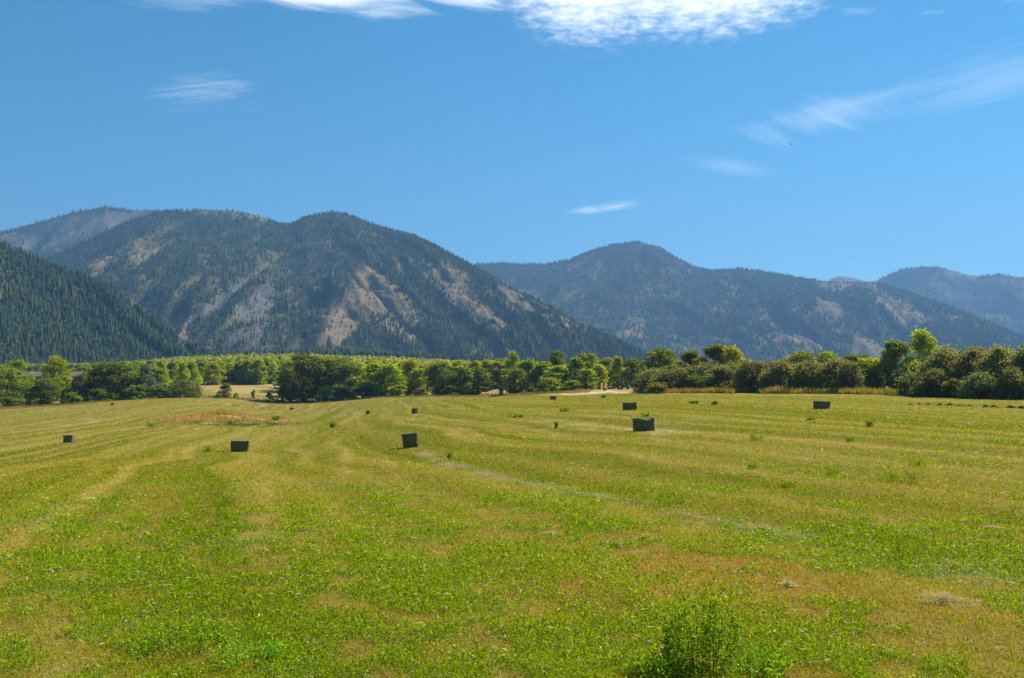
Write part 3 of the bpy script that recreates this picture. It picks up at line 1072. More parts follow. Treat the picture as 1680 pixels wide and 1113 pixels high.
def build_forest():
    r_ = np.random.default_rng(21)
    plan = {'hillside': (12500, 12.5), 'main_mountain': (34000, 12.5), 'back_mountain': (9000, 14), 'right_mountain': (42000, 14.5), 'far_mountain': (16000, 15)}
    allP, allH, src = [], [], []
    for ri, rg in enumerate(RANGES):
        n, h0 = plan[rg['name']]
        n = int(n * 2.2)
        nc, nr = rg['x'].shape
        i = r_.random(n) * (nc - 1.01)
        # a share of the trees stands on the crest itself
        tt = np.where(r_.random(n) < 0.07, 0.985 + 0.03 * r_.random(n), r_.random(n) ** 0.75)
        j = np.interp(tt, rg['t'], np.arange(nr))
        j = np.clip(j, 0, nr - 1.01)
        i0, j0 = i.astype(int), j.astype(int)
        fi, fj = i - i0, j - j0

        def bl(a):
            return (a[i0, j0] * (1 - fi) + a[i0 + 1, j0] * fi) * (1 - fj) + (a[i0, j0 + 1] * (1 - fi) + a[i0 + 1, j0 + 1] * fi) * fj
        x, y, z = bl(rg['x']), bl(rg['y']), bl(rg['z'])
        bare, _ = bare_at(x, y, z)
        clump = fbm(x / 120, y / 120, 61, 3)
        keep = r_.random(n) > np.clip(bare + (0.5 - clump) * (1.6 if rg['name'] == 'hillside' else 0.8), 0.0, 0.985)
        keep &= r_.random(n) < 0.75
        h = h0 * (0.4 + 1.05 * r_.random(n) ** 1.3) * np.where(bare > 0.6, 0.66, 1.0)
        x, y, z, h = x[keep], y[keep], z[keep], h[keep]
        vis = visible_mask(x, y, z + h, np.hypot(x, y))
        P = np.stack([x, y, z - 0.6], -1)[vis]
        allP.append(P)
        allH.append(h[vis])
        src.append(np.full(len(P), ri))
    # forested bench at the foot of the mountains
    n = 1500
    px = r_.uniform(230, 1020, n)
    rr = r_.uniform(1150, 1500, n)
    a = px_az(px)
    x, y = rr * np.sin(a), rr * np.cos(a)
    z = zg(x, y)
    toprow = np.interp(px, [230, 300, 420, 560, 700, 820, 1020], [592, 578, 571, 567, 577, 584, 590])
    h = EYE + y * slope(px, toprow + r_.uniform(0, 14, n))[1] - z
    ok = h > 6
    allP.append(np.stack([x, y, z], -1)[ok])
    allH.append(h[ok])
    src.append(np.full(ok.sum(), 99))
    P, H, S = np.concatenate(allP), np.concatenate(allH), np.concatenate(src)
    size = H / P[:, 1]
    px, _ = project(P[:, 0], P[:, 1], P[:, 2])
    size = np.where((px > -10) & (px < 1690), size, 0)
    size = np.where((S == 99) & (np.hypot(P[:, 0], P[:, 1]) > 1260), size * 0.6, size)
    order = np.argsort(-size)
    single = order[:290]
    rest = order[290:]
    decid = r_.random(len(P)) < np.where(S == 99, 0.0, np.where(S >= 3, 0.05, np.where(S == 0, 0.2, 0.11)))
    # individuals: the largest in view
    meshes = []
    for k, tm in enumerate(CON):
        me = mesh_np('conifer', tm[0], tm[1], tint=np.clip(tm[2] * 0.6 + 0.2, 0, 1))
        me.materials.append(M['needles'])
        meshes.append(me)
    for q in single:
        o = bpy.data.objects.new('conifer', meshes[int(r_.integers(3))])
        COL.objects.link(o)
        o.location = P[q]
        o.scale = (H[q] * r_.uniform(0.95, 1.45),) * 2 + (H[q],)
        o.rotation_euler = (0, 0, r_.uniform(0, 6.28))
        if S[q] == 99:
            tag(o, 'dark green conifer in the low forest band at the foot of the broad mountain', 'conifer', 'conifers in the band below the mountain')
        else:
            tag(o, 'dark green conifer in the dense forest on the near hillside above the house', 'conifer', 'conifers on the near wooded hillside')
    Vs, Fs, Ts, o_ = [], [], [], 0
    for k in range(3):
        ids = rest[(np.arange(len(rest)) % 3 == k)]
        ids = ids[~decid[ids]]
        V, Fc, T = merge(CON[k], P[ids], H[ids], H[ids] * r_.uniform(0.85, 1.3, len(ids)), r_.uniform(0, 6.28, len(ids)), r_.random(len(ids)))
        Vs.append(V)
        Fs.append(Fc + o_)
        Ts.append(T)
        o_ += len(V)
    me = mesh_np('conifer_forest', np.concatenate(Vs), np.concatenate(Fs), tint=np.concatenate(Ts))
    tag(link('conifer_forest', me, M['needles']), 'dark conifer forest covering the mountain slopes', 'forest', None, 'stuff')
    ids = rest[decid[rest]]
    V, Fc, T = merge(blob_template(5), P[ids], H[ids] * 0.55, H[ids] * 0.6, r_.uniform(0, 6.28, len(ids)), r_.random(len(ids)))
    me = mesh_np('mountain_brush', V, Fc, tint=T)
    tag(link('mountain_brush', me, M['brush']), 'pale green brush scattered between the conifers on the slopes', 'brush', None, 'stuff')
    # the farther pale green wood on the valley floor
    n = 2600
    px = r_.uniform(-60, 1060, n)
    rr = r_.uniform(720, 1120, n)
    a = px_az(px)
    x, y = rr * np.sin(a), rr * np.cos(a)
    z = zg(x, y)
    toprow = np.interp(px, [-60, 60, 180, 300, 420, 520, 640, 760, 860, 1060], [596, 596, 594, 584, 578, 580, 584, 590, 594, 600])
    h = EYE + y * slope(px, toprow - 1 + r_.uniform(0, 6, n) + (1120 - rr) * 0.012)[1] - z
    ok = h > 3
    V, Fc, T = [], [], []
    o_ = 0
    for k in range(4):
        ids = np.where(ok)[0][k::4]
        v_, f_, t_ = merge(blob_template(30 + k, 60), np.stack([x, y, z], -1)[ids], h[ids], h[ids] * r_.uniform(0.5, 0.8, len(ids)) + 2, r_.uniform(0, 6.28, len(ids)), r_.random(len(ids)))
        V.append(v_)
        Fc.append(f_ + o_)
        T.append(t_)
        o_ += len(v_)
    me = mesh_np('far_wood', np.concatenate(V), np.concatenate(Fc), tint=np.concatenate(T))
    tag(link('far_wood', me, M['leaf_far']), 'pale green deciduous wood on the valley floor', 'wood', None, 'stuff')


build_forest()

# ------------------------------------------------------------------ deciduous trees and shrubs
def leaf_cards(pos, size, r_, tint, flat=0.0, asp=0.75):
    n = len(pos)
    a = r_.normal(size=(n, 3))
    a[:, 2] *= (1 - flat)
    a /= np.linalg.norm(a, axis=1)[:, None]
    b_ = r_.normal(size=(n, 3))
    b_ -= a * (a * b_).sum(1)[:, None]
    b_ /= np.linalg.norm(b_, axis=1)[:, None]
    s_ = (size * (0.6 + 0.8 * r_.random(n)))[:, None] if np.ndim(size) == 0 else (size * (0.6 + 0.8 * r_.random(n)))[:, None]
    V = np.stack([pos - a * s_, pos - b_ * s_ * asp, pos + a * s_, pos + b_ * s_ * asp], 1).reshape(-1, 3)
    Fc = np.arange(n * 4).reshape(n, 4)
    return V, Fc, np.repeat(tint, 4)


# kind: (height, width, crown base fraction, lobes, cards, card half-size, shape)
TREE_KIND = {
    'broad': (12.0, 9.0, 0.05, 62, 5600, 0.21, 'round'),
    'aspen': (12.0, 5.5, 0.02, 52, 4400, 0.19, 'egg'),
    'slim': (13.0, 6.5, 0.08, 52, 5600, 0.2, 'loose'),
    'shrub': (5.5, 7.5, 0.0, 76, 6800, 0.14, 'dome'),
    'bush': (4.0, 4.0, 0.0, 16, 2400, 0.13, 'dome'),
}


def make_tree_mesh(kind, seed):
    h, w, cb, nl, nc, cs, shape = TREE_KIND[kind]
    r_ = np.random.default_rng(seed)
    lobes = []
    lean = r_.normal(size=2) * 0.04
    while len(lobes) < nl:
        t = (len(lobes) + r_.random()) / nl
        if shape == 'round':
            wid = math.sin(math.pi * (0.12 + 0.80 * t)) ** 0.6
        elif shape == 'egg':
            wid = min(1.0, (1.0 - t) ** 0.6 * 1.25 + 0.12) * min(1, 0.65 + t * 1.5)
        elif shape == 'loose':
            wid = math.sin(math.pi * (0.18 + 0.74 * t)) ** 0.8
        else:
            wid = math.sqrt(max(0.02, 1 - t * t)) if t < 0.97 else 0.2
        ang, q = r_.uniform(0, 6.283), r_.random() ** 0.45
        rad = {'round': 0.10, 'egg': 0.115, 'loose': 0.115, 'dome': 0.08}[shape] * w * r_.uniform(0.5, 1.7)
        ww = max(0.05, w * 0.5 * wid - rad * 0.55)
        z = h * (cb + (1 - cb) * t)
        z = min(max(z, rad * 0.7), h - rad * 0.75)
        lobes.append((ww * q * math.cos(ang) + lean[0] * z, ww * q * math.sin(ang) + lean[1] * z, z, rad, r_.random()))
    L = np.array(lobes)
    p = L[:, 3] ** 2
    idx = r_.choice(len(L), nc, p=p / p.sum())
    d = r_.normal(size=(nc, 3))
    d /= np.linalg.norm(d, axis=1)[:, None]
    rad = L[idx, 3] * (0.55 + 0.52 * r_.random(nc) ** 0.6)
    pos = L[idx, :3] + d * rad[:, None] * np.array([1.05, 1.05, 1.05])
    # twigs that break the outline
    nt = nc // 3
    it = r_.choice(len(L), nt, p=p / p.sum())
    dt = r_.normal(size=(nt, 3))
    dt[:, 2] = np.abs(dt[:, 2]) * (1.6 if shape == 'dome' else 0.9)
    dt /= np.linalg.norm(dt, axis=1)[:, None]
    post = L[it, :3] + dt * (L[it, 3] * (0.95 + (1.35 if shape == 'dome' else 0.75) * r_.random(nt) ** 2))[:, None]
    pos = np.concatenate([pos, post])
    tint = np.concatenate([L[idx, 4], L[it, 4]]) * 0.55 + r_.random(nc + nt) * 0.45
    pos[:, 2] = np.maximum(pos[:, 2], 0.05)
    V, Fc, T = leaf_cards(pos, np.full(len(pos), cs), r_, tint)
    crown = mesh_np('crown', V, Fc, tint=T)
    crown.materials.append(M['leaf_mid'])
    tb = MB()
    if shape == 'dome':
        for k in range(9):
            a = k * 0.7 + r_.random()
            q = L[int(r_.integers(len(L)))]
            tb.tube([(0.25 * math.cos(a), 0.25 * math.sin(a), -0.3), (q[0] * 0.4, q[1] * 0.4, q[2] * 0.5), (q[0], q[1], q[2])], [0.07, 0.05, 0.02], 5)
    else:
        top = h * 0.8
        tr = 0.025 * h
        pts, rads = [], []
        for k in range(7):
            t = k / 6
            pts.append((lean[0] * top * t + 0.12 * math.sin(k * 1.9 + seed), lean[1] * top * t + 0.12 * math.cos(k * 1.3 + seed), -0.5 + (top + 0.5) * t))
            rads.append(tr * (1.25 if k == 0 else 1.0) * (1 - 0.82 * t))
        tb.tube(pts, rads, 8)
        for q in L[r_.permutation(len(L))[:12]]:
            zb = max(h * cb * 0.9, q[2] - 0.45 * math.hypot(q[0], q[1]) - 0.6)
            f = min(1, zb / top)
            b0 = (lean[0] * top * f, lean[1] * top * f, zb)
            mid = ((b0[0] + q[0]) / 2, (b0[1] + q[1]) / 2, (b0[2] + q[2]) / 2 - 0.12)
            tb.tube([b0, mid, (q[0], q[1], q[2])], [tr * 0.45 * (1 - 0.6 * f) + 0.02, tr * 0.28, 0.025], 5)
    trunk = tb.mesh('trunk')
    trunk.polygons.foreach_set('use_smooth', np.ones(len(trunk.polygons), dtype=bool))
    trunk.materials.append(M['bark'])
    return crown, trunk, h, w


TREES = {k: [make_tree_mesh(k, 100 * i + 7 * len(k) + i) for i in range(n)] for k, n in (('broad', 4), ('aspen', 5), ('slim', 3), ('shrub', 4), ('bush', 3))}
NAME_OF = {'broad': 'broadleaf_tree', 'aspen': 'aspen_tree', 'slim': 'slender_tree', 'shrub': 'shrub', 'bush': 'bush'}
CAT_OF = {'broad': 'tree', 'aspen': 'tree', 'slim': 'tree', 'shrub': 'shrub', 'bush': 'bush'}
tr_rng = random.Random(5)


def tree(kind, px, r_, top, wpx, mat, label, group=None, parts=True):
    x, y, z = at(px, r_)
    H = max(1.0, hgt(px, top, y, z))
    W = wpx * y / F * (1.08 if px < 480 or 940 < px < 1060 else {'shrub': 1.3, 'slim': 1.3, 'broad': 1.26, 'aspen': 1.34}.get(kind, 1.12))
    crown, trunk, h0, w0 = tr_rng.choice(TREES[kind])
    sc = (W / w0 * 1.04, W / w0 * tr_rng.uniform(0.95, 1.15), H / h0 * (0.94 if kind == 'shrub' else 1.0))
    rz = tr_rng.uniform(0, 6.283)
    if not parts:
        c = bpy.data.objects.new(NAME_OF[kind], crown)
        COL.objects.link(c)
        c.location, c.rotation_euler, c.scale = (x, y, z - 0.1), (0, 0, rz), sc
        c.material_slots[0].link = 'OBJECT'
        c.material_slots[0].material = M[mat]
        return tag(c, label, CAT_OF[kind], group)
    root = empty(NAME_OF[kind], (x, y, z - 0.1), rz)
    root.scale = sc
    tag(root, label, CAT_OF[kind], group)
    c = bpy.data.objects.new('crown', crown)
    COL.objects.link(c)
    c.parent = root
    c.material_slots[0].link = 'OBJECT'
    c.material_slots[0].material = M[mat]
    t = bpy.data.objects.new('trunk', trunk)
    COL.objects.link(t)
    t.parent = root
    return root


G1, G2, G3, G4, G5 = ('trees along the left edge of the field', 'trees of the central clump at the field edge', 'trees left of the tractor',
                      'trees standing above the right hedgerow', 'olive shrubs of the right hedgerow')
SPEC = [
    # left edge
    ('broad', 12, 383, 606, 66, 'leaf_mid', 'mid green tree at the left edge of the photo, in front of the house', G1),
    ('aspen', 46, 392, 618, 40, 'leaf_bright', 'bright green low tree in front of the left end of the house roof', G1),
    ('bush', 22, 372, 652, 40, 'leaf_dark', 'dark low bush at the foot of the leftmost field edge tree', G1),
    ('broad', 76, 384, 622, 46, 'leaf_dark', 'dark rounded small tree below the pale tree that splits the house roof', G1),
    ('aspen', 104, 398, 617, 44, 'leaf_bright', 'bright green tree below the right part of the house roof', G1),
    ('broad', 90, 418, 588, 42, 'leaf_bright', 'pale bushy tree hiding the middle of the house roof', G1),
    ('broad', 30, 500, 592, 34, 'leaf_mid', 'pale round tree behind the left end of the house', G1),
    ('bush', 50, 500, 602, 14, 'leaf_dark', 'small dark tree peeping over the house roof', G1),
    ('bush', 120, 382, 645, 34, 'leaf_mid', 'low green bush between the bright tree and the dark big tree on the left', G1),
    ('broad', 142, 392, 614, 36, 'leaf_dark', 'dark tree at the right gable of the house', G1),
    ('broad', 178, 398, 596, 74, 'leaf_dark', 'large dark spreading tree right of the house', G1),
    ('broad', 212, 402, 597, 52, 'leaf_mid', 'rounded green tree leaning against the large dark tree right of the house', G1),
    ('slim', 238, 404, 600, 36, 'leaf_grey', 'thin grey green tree with sparse twigs right of the house', G1),
    ('aspen', 262, 410, 604, 40, 'leaf_mid', 'green tree behind the dark round shrub on the crest', G1),
    ('bush', 160, 386, 640, 38, 'leaf_dark', 'dark bush under the large dark tree right of the house', G1),
    ('bush', 222, 390, 634, 44, 'leaf_dark', 'dark bush at the crest left of the wide round shrub', G1),
    ('shrub', 302, 392, 625, 58, 'leaf_dusk', 'wide dark round shrub on the crest left of the golden field', G1),
    ('bush', 268, 392, 632, 46, 'leaf_dark', 'dark green bush joined to the wide round shrub on the crest', G1),
    ('aspen', 370, 402, 629, 22, 'leaf_mid', 'lone small sapling in front of the golden field', G1),
    ('bush', 358, 398, 646, 18, 'leaf_mid', 'tiny bush at the foot of the lone sapling', G1),
    ('bush', 388, 412, 645, 12, 'leaf_lime', 'tiny yellowish bush right of the lone sapling', G1),
    ('bush', 416, 418, 640, 9, 'leaf_mid', 'thin little shrub in the golden field', G1),
    ('bush', 443, 402, 645, 16, 'leaf_mid', 'low green bush at the right end of the golden field', G1),
    # central clump
    ('bush', 466, 397, 636, 24, 'leaf_dark', 'dark pointed bush at the left foot of the big rounded tree', G2),
    ('broad', 498, 400, 582, 74, 'leaf_dark', 'largest dark rounded tree of the central clump', G2),
    ('broad', 540, 404, 588, 58, 'leaf_mid', 'second big tree of the central clump, right of the largest', G2),
    ('bush', 535, 392, 636, 34, 'leaf_bright', 'bright green bush under the central clump', G2),
    ('broad', 575, 398, 598, 46, 'leaf_dark', 'dark tree in the middle of the central clump', G2),
    ('bush', 560, 388, 634, 40, 'leaf_dark', 'dark undergrowth bush below the central clump', G2),
    ('bush', 598, 384, 634, 42, 'leaf_dark', 'dark bush at the right foot of the central clump', G2),
    ('aspen', 612, 390, 596, 48, 'leaf_lime', 'yellow green tree right of the dark central clump', G2),
    ('aspen', 640, 385, 599, 44, 'leaf_bright', 'bright green tree beside the yellow green one', G2),
    ('aspen', 668, 392, 592, 36, 'leaf_lime', 'tallest yellow tipped tree between the two dark clumps', G2),
    ('aspen', 692, 388, 606, 34, 'leaf_bright', 'small bright tree left of the dark tree with the gap under it', G2),
    ('bush', 652, 372, 632, 40, 'leaf_bright', 'leafy bush in front of the bright trees between the clumps', G2),
    ('bush', 690, 366, 638, 30, 'leaf_olive', 'low olive bush left of the dark tree with the gap under it', G2),
    ('broad', 722, 360, 595, 46, 'leaf_dark', 'dark tree standing at the field edge left of the dry gap', G2),
    ('aspen', 752, 362, 602, 38, 'leaf_mid', 'green tree joined to the dark tree left of the dry gap', G2),
    ('aspen', 784, 366, 602, 40, 'leaf_mid', 'leafy tree with low branches at the left side of the dry gap', G2),
    ('bush', 738, 352, 634, 34, 'leaf_dark', 'dark bush in front of the dark tree left of the dry gap', G2),
    # left of the tractor
    ('broad', 847, 338, 606, 42, 'leaf_mid', 'bushy green tree standing free at the field edge right of the dry gap', G3),
    ('bush', 822, 342, 634, 12, 'leaf_dark', 'tiny dark bush in the dry gap', G3),
    ('broad', 840, 372, 580, 22, 'leaf_mid', 'small round treetop rising above the free standing green tree', G3),
    ('aspen', 868, 350, 592, 40, 'leaf_bright', 'bright aspen right behind the free standing green tree', G3),
    ('aspen', 892, 340, 594, 38, 'leaf_mid', 'mid green aspen in the row left of the tractor, right of the bright one', G3),
    ('broad', 912, 362, 577, 32, 'leaf_dark', 'tall dark treetop above the aspens left of the tractor', G3),
    ('aspen', 918, 332, 600, 38, 'leaf_bright', 'bright leafy aspen in front of the tall dark treetop', G3),
    ('aspen', 942, 336, 588, 36, 'leaf_mid', 'green aspen right of the tall dark treetop', G3),
    ('broad', 966, 350, 581, 46, 'leaf_mid', 'wide green tree behind the row left of the tractor', G3),
    ('aspen', 958, 325, 606, 38, 'leaf_bright', 'bright low aspen nearest the orange hay rake', G3),
    ('aspen', 983, 332, 598, 30, 'leaf_lime', 'yellowish aspen directly behind the orange hay rake', G3),
    ('broad', 996, 345, 588, 36, 'leaf_mid', 'green tree rising behind the orange hay rake', G3),
    ('aspen', 1014, 340, 586, 24, 'leaf_bright', 'slender bright tree directly behind the tractor', G3),
    ('broad', 1036, 330, 590, 42, 'leaf_dark', 'dark tree behind the tractor cab', G3),
    ('bush', 906, 318, 622, 40, 'leaf_bright', 'leafy bush at the foot of the aspens left of the tractor', G3),
    ('bush', 938, 312, 626, 36, 'leaf_mid', 'green bush beside the pale headland left of the tractor', G3),
    # above the right hedge
    ('broad', 1082, 262, 574, 46, 'leaf_dark', 'tall dark tree right of the tractor', G4),
    ('broad', 1098, 268, 578, 34, 'leaf_dark', 'dark crown joined to the tall dark tree right of the tractor', G4),
    ('slim', 1130, 246, 577, 36, 'leaf_gold', 'tree with yellow brown top right of the tall dark one', G4),
    ('aspen', 1152, 236, 606, 30, 'leaf_lime', 'lime green young tree between the yellow topped trees', G4),
    ('slim', 1171, 240, 567, 46, 'leaf_gold', 'round topped tree with golden tips standing above the hedge', G4),
    ('slim', 1207, 236, 570, 34, 'leaf_lime', 'pale lime narrow tree right of the golden tipped one', G4),
    ('broad', 1316, 262, 578, 60, 'leaf_mid', 'green rounded tree behind the middle of the hedge', G4),
    ('broad', 1356, 262, 578, 50, 'leaf_mid', 'second green rounded tree behind the middle of the hedge', G4),
    ('broad', 1400, 240, 583, 50, 'leaf_dark', 'dark rounded tree behind the hedge left of the lime tree with bare trunk', G4),
    ('slim', 1428, 196, 588, 48, 'leaf_lime', 'lime tree with a visible bare trunk beside the gap in the hedge', G4),
    ('slim', 1472, 194, 561, 54, 'leaf_mid', 'tall green tree with a pale trunk above the gap in the hedge', G4),
    ('slim', 1520, 192, 544, 46, 'leaf_bright', 'tallest tree on the right, thin bright crown', G4),
    ('bush', 1502, 182, 596, 36, 'leaf_lime', 'lime green bush between the two tallest trees on the right', G4),
    # hedge
    ('shrub', 1070, 236, 607, 52, 'leaf_olive', 'first olive shrub of the hedge, right of the tractor', G5),
    ('shrub', 1102, 226, 608, 62, 'leaf_olive', 'second olive shrub of the hedge, below the tall dark tree', G5),
    ('bush', 1082, 215, 628, 40, 'leaf_gold', 'low yellowish shrub at the foot of the hedge near the tractor', G5),
    ('shrub', 1186, 212, 602, 66, 'leaf_olive', 'olive shrub below the golden tipped tree', G5),
    ('bush', 1142, 214, 618, 38, 'leaf_mid', 'greener shrub between the two olive shrubs nearest the tractor', G5),
    ('shrub', 1238, 205, 594, 66, 'leaf_olive', 'grey olive shrub with bare twig tips right of the lime narrow tree', G5),
    ('shrub', 1282, 200, 592, 64, 'leaf_olive', 'grey olive shrub left of the rounded trees behind the hedge', G5),
    ('shrub', 1326, 196, 594, 66, 'leaf_olive', 'olive shrub directly in front of the rounded trees behind the hedge', G5),
    ('shrub', 1366, 193, 592, 60, 'leaf_olive', 'olive shrub directly above the rightmost hay bale', G5),
    ('shrub', 1396, 188, 596, 46, 'leaf_dusk', 'darker shrub left of the lime tree with bare trunk', G5),
    ('shrub', 1498, 172, 612, 50, 'leaf_dusk', 'dark low shrub just right of the gap in the hedge', G5),
    ('shrub', 1548, 170, 576, 66, 'leaf_olive', 'tall olive shrub right of the tallest tree', G5),
    ('shrub', 1592, 166, 574, 66, 'leaf_olive', 'tall olive shrub in the middle of the dark right part of the hedge', G5),
    ('shrub', 1634, 162, 570, 68, 'leaf_olive', 'tallest olive shrub near the right edge of the photo', G5),
    ('shrub', 1684, 160, 572, 66, 'leaf_dusk', 'dark shrub cut by the right edge of the photo', G5),
    ('shrub', 1530, 164, 606, 54, 'leaf_dusk', 'dark low shrub in front of the tallest tree on the right', G5),
    ('shrub', 1612, 157, 612, 60, 'leaf_dusk', 'dark low shrub in front of the tall olive shrubs on the right', G5),
    ('shrub', 1662, 155, 606, 56, 'leaf_dusk', 'dark low shrub in front of the tallest olive shrub', G5),
    ('bush', 1560, 160, 622, 28, 'leaf_gold', 'small yellowish shrub at the foot of the dark right part of the hedge', G5),
    ('shrub', 1745, 158, 574, 70, 'leaf_olive', 'olive shrub just outside the right edge of the photo', G5),
]
for s_ in SPEC:
    tree(*s_)
for k in range(20):
    px_ = 1064 + 372 * (k + tr_rng.random() * 0.8) / 20
    tree('shrub', px_, float(np.interp(px_, EDGE_PX, EDGE_R)) + 22, float(np.interp(px_, [1064, 1180, 1300, 1440], [606, 598, 593, 596])) + tr_rng.uniform(-2, 6), tr_rng.uniform(36, 54),
         tr_rng.choice(['leaf_olive', 'leaf_olive', 'leaf_dusk', 'leaf_mid']), 'grey olive shrub of the second row that closes the middle of the right hedge', 'second row shrubs of the right hedge')
for k in range(9):
    px_ = 1530 + 190 * (k + tr_rng.random() * 0.8) / 9
    tree('shrub', px_, float(np.interp(px_, EDGE_PX, EDGE_R)) + 16, 574 + tr_rng.uniform(-2, 8), tr_rng.uniform(40, 56),
         tr_rng.choice(['leaf_olive', 'leaf_dusk']), 'olive shrub of the second row in the dark right end of the hedge', 'second row shrubs at the right end of the hedge')


def build_aspen_wood():
    r_ = random.Random(77)
    n = 0
    for k in range(190):
        px = 120 + 730 * (k + r_.random()) / 190
        rr = 445 + 235 * r_.random() ** 1.3
        if 318 < px < 470:
            rr = max(rr, 540 + 60 * r_.random())
        if px < 150:
            rr = max(rr, 560)
        top = np.interp(px, [120, 200, 300, 420, 520, 640, 760, 850], [606, 596, 592, 590, 592, 594, 594, 590]) + r_.uniform(-2, 7)
        mat = r_.choice(['leaf_bright', 'leaf_bright', 'leaf_lime', 'leaf_lime', 'leaf_mid'])
        tree('aspen', px, rr, top, r_.uniform(20, 34), mat, 'bright green aspen in the close wood behind the field edge trees, left of centre', 'aspens of the bright wood behind the field', parts=False)
        n += 1
    for k in range(40):
        px = -40 + 190 * (k + r_.random()) / 40
        rr = r_.uniform(560, 700)
        top = 598 + r_.uniform(0, 8)
        tree('aspen', px, rr, top, r_.uniform(22, 34), r_.choice(['leaf_mid', 'leaf_grey', 'leaf_mid']), 'dull green tree in the wood behind the house', 'trees of the wood behind the house', parts=False)


build_aspen_wood()


# ------------------------------------------------------------------ hay bales
def bale_mesh(seed, L, W, H, sag):
    """L along local x, W along y"""
    r_ = np.random.default_rng(seed)
    nx, ny, nz = 20, 14, 13
    v, f = [], []

    def face(fn, a, b_):
        o = len(v)
        for i in range(a + 1):
            for j in range(b_ + 1):
                v.append(fn(i / a * 2 - 1, j / b_ * 2 - 1))
        for i in range(a):
            for j in range(b_):
                p = o + i * (b_ + 1) + j
                f.append((p, p + b_ + 1, p + b_ + 2, p + 1))
    face(lambda a, c: (a, -1, c), nx, nz)
    face(lambda a, c: (-a, 1, c), nx, nz)
    face(lambda a, c: (1, a, c), ny, nz)
    face(lambda a, c: (-1, -a, c), ny, nz)
    face(lambda a, c: (a, c, 1), nx, ny)
    face(lambda a, c: (-a, c, -1), nx, ny)
    v = np.array(v)
    # round the edges a little: superellipsoid-like pull
    n_ = v / np.maximum(1e-6, (np.abs(v) ** 14).sum(1)[:, None] ** (1 / 14))
    v = v * 0.25 + n_ * 0.75
    q = v.copy()
    p = v * np.array([L / 2, W / 2, H / 2])
    b1 = fbm(p[:, 0] * 3 + p[:, 1] * 2.1 + seed, p[:, 2] * 3 + p[:, 1] * 1.7, seed, 3) - 0.5
    b2 = fbm(p[:, 0] * 13 + p[:, 1] * 9, p[:, 2] * 11 - p[:, 1] * 8, seed + 3, 2) - 0.5
    p += q * (b1 * 0.10 + b2 * 0.045)[:, None]
    # twine squeezes the sides; the top sags
    pin = sum(np.exp(-((p[:, 0] - tx) / 0.045) ** 2) for tx in twine_x(L))
    p[:, 1] *= 1 - 0.035 * pin
    p[:, 2] -= np.where(q[:, 2] > 0.2, 0.03 * pin + sag * np.exp(-((q[:, 0] - 0.25) / 0.55) ** 2) * np.clip(q[:, 2], 0, 1), 0)
    p[:, 2] += H / 2
    return mesh_np('hay_body', p, np.array(f), smooth=False)


def twine_x(L):
    return [L * k for k in (-0.36, -0.13, 0.11, 0.35)]


def twine_mesh(tx, L, W, H):
    mb = MB()
    pts = []
    n = 28
    for k in range(n + 1):
        a = 2 * math.pi * k / n
        ca, sa = math.cos(a), math.sin(a)
        e = (abs(ca) ** 10 + abs(sa) ** 10) ** (-0.1)
        pts.append((tx + 0.006 * math.sin(a * 3), ca * e * W / 2 * 0.985, H / 2 + sa * e * H / 2 * 0.975))
    mb.tube(pts, [0.007] * (n + 1), 5, cap=False)
    return mb.mesh('twine')


def lit_top_fuzz(seed, L, W, H, n, sag):
    r_ = np.random.default_rng(seed)
    ax = r_.integers(0, 3, n)
    p = r_.uniform(-1, 1, (n, 3))
    e1 = r_.choice([-1, 1], n)
    e2 = r_.choice([-1, 1], n)
    for k in range(n):
        a = [0, 1, 2]
        a.remove(int(ax[k]))
        p[k, a[0]] = e1[k] * 0.97
        if r_.random() < 0.75:
            p[k, a[1]] = e2[k] * 0.97 if r_.random() < 0.5 else r_.uniform(-0.97, 0.97)
    p[:, 2] = np.where(r_.random(n) < 0.85, np.abs(p[:, 2]) ** 0.05, r_.uniform(-1, 0.95, n))  # most stalks go on top; their pale colour paints the sunlit top
    p[:, 2] = np.minimum(p[:, 2], 1.0)
    pos = p * np.array([L / 2, W / 2, H / 2]) * np.array([0.985, 0.985, 1.0]) + np.array([0, 0, H / 2 + 0.012])
    pos[:, 2] -= np.where(p[:, 2] > 0.2, sag * np.exp(-((p[:, 0] - 0.25) / 0.55) ** 2) * np.clip(p[:, 2], 0, 1), 0)
    d = r_.normal(size=(n, 3)) * np.array([1, 1, 0.35]) + p * 0.4
    d /= np.linalg.norm(d, axis=1)[:, None]
    s_ = r_.normal(size=(n, 3))
    s_ -= d * (d * s_).sum(1)[:, None]
    s_ /= np.linalg.norm(s_, axis=1)[:, None]
    ln = r_.uniform(0.04, 0.11, n)[:, None]
    V = np.stack([pos - d * ln * 0.3, pos - s_ * 0.017, pos + d * ln, pos + s_ * 0.017], 1).reshape(-1, 3)
    V[:, 2] = np.maximum(V[:, 2], 0.01)
    return mesh_np('lit_top_straw', V, np.arange(n * 4).reshape(n, 4), tint=np.repeat(r_.random(n), 4))


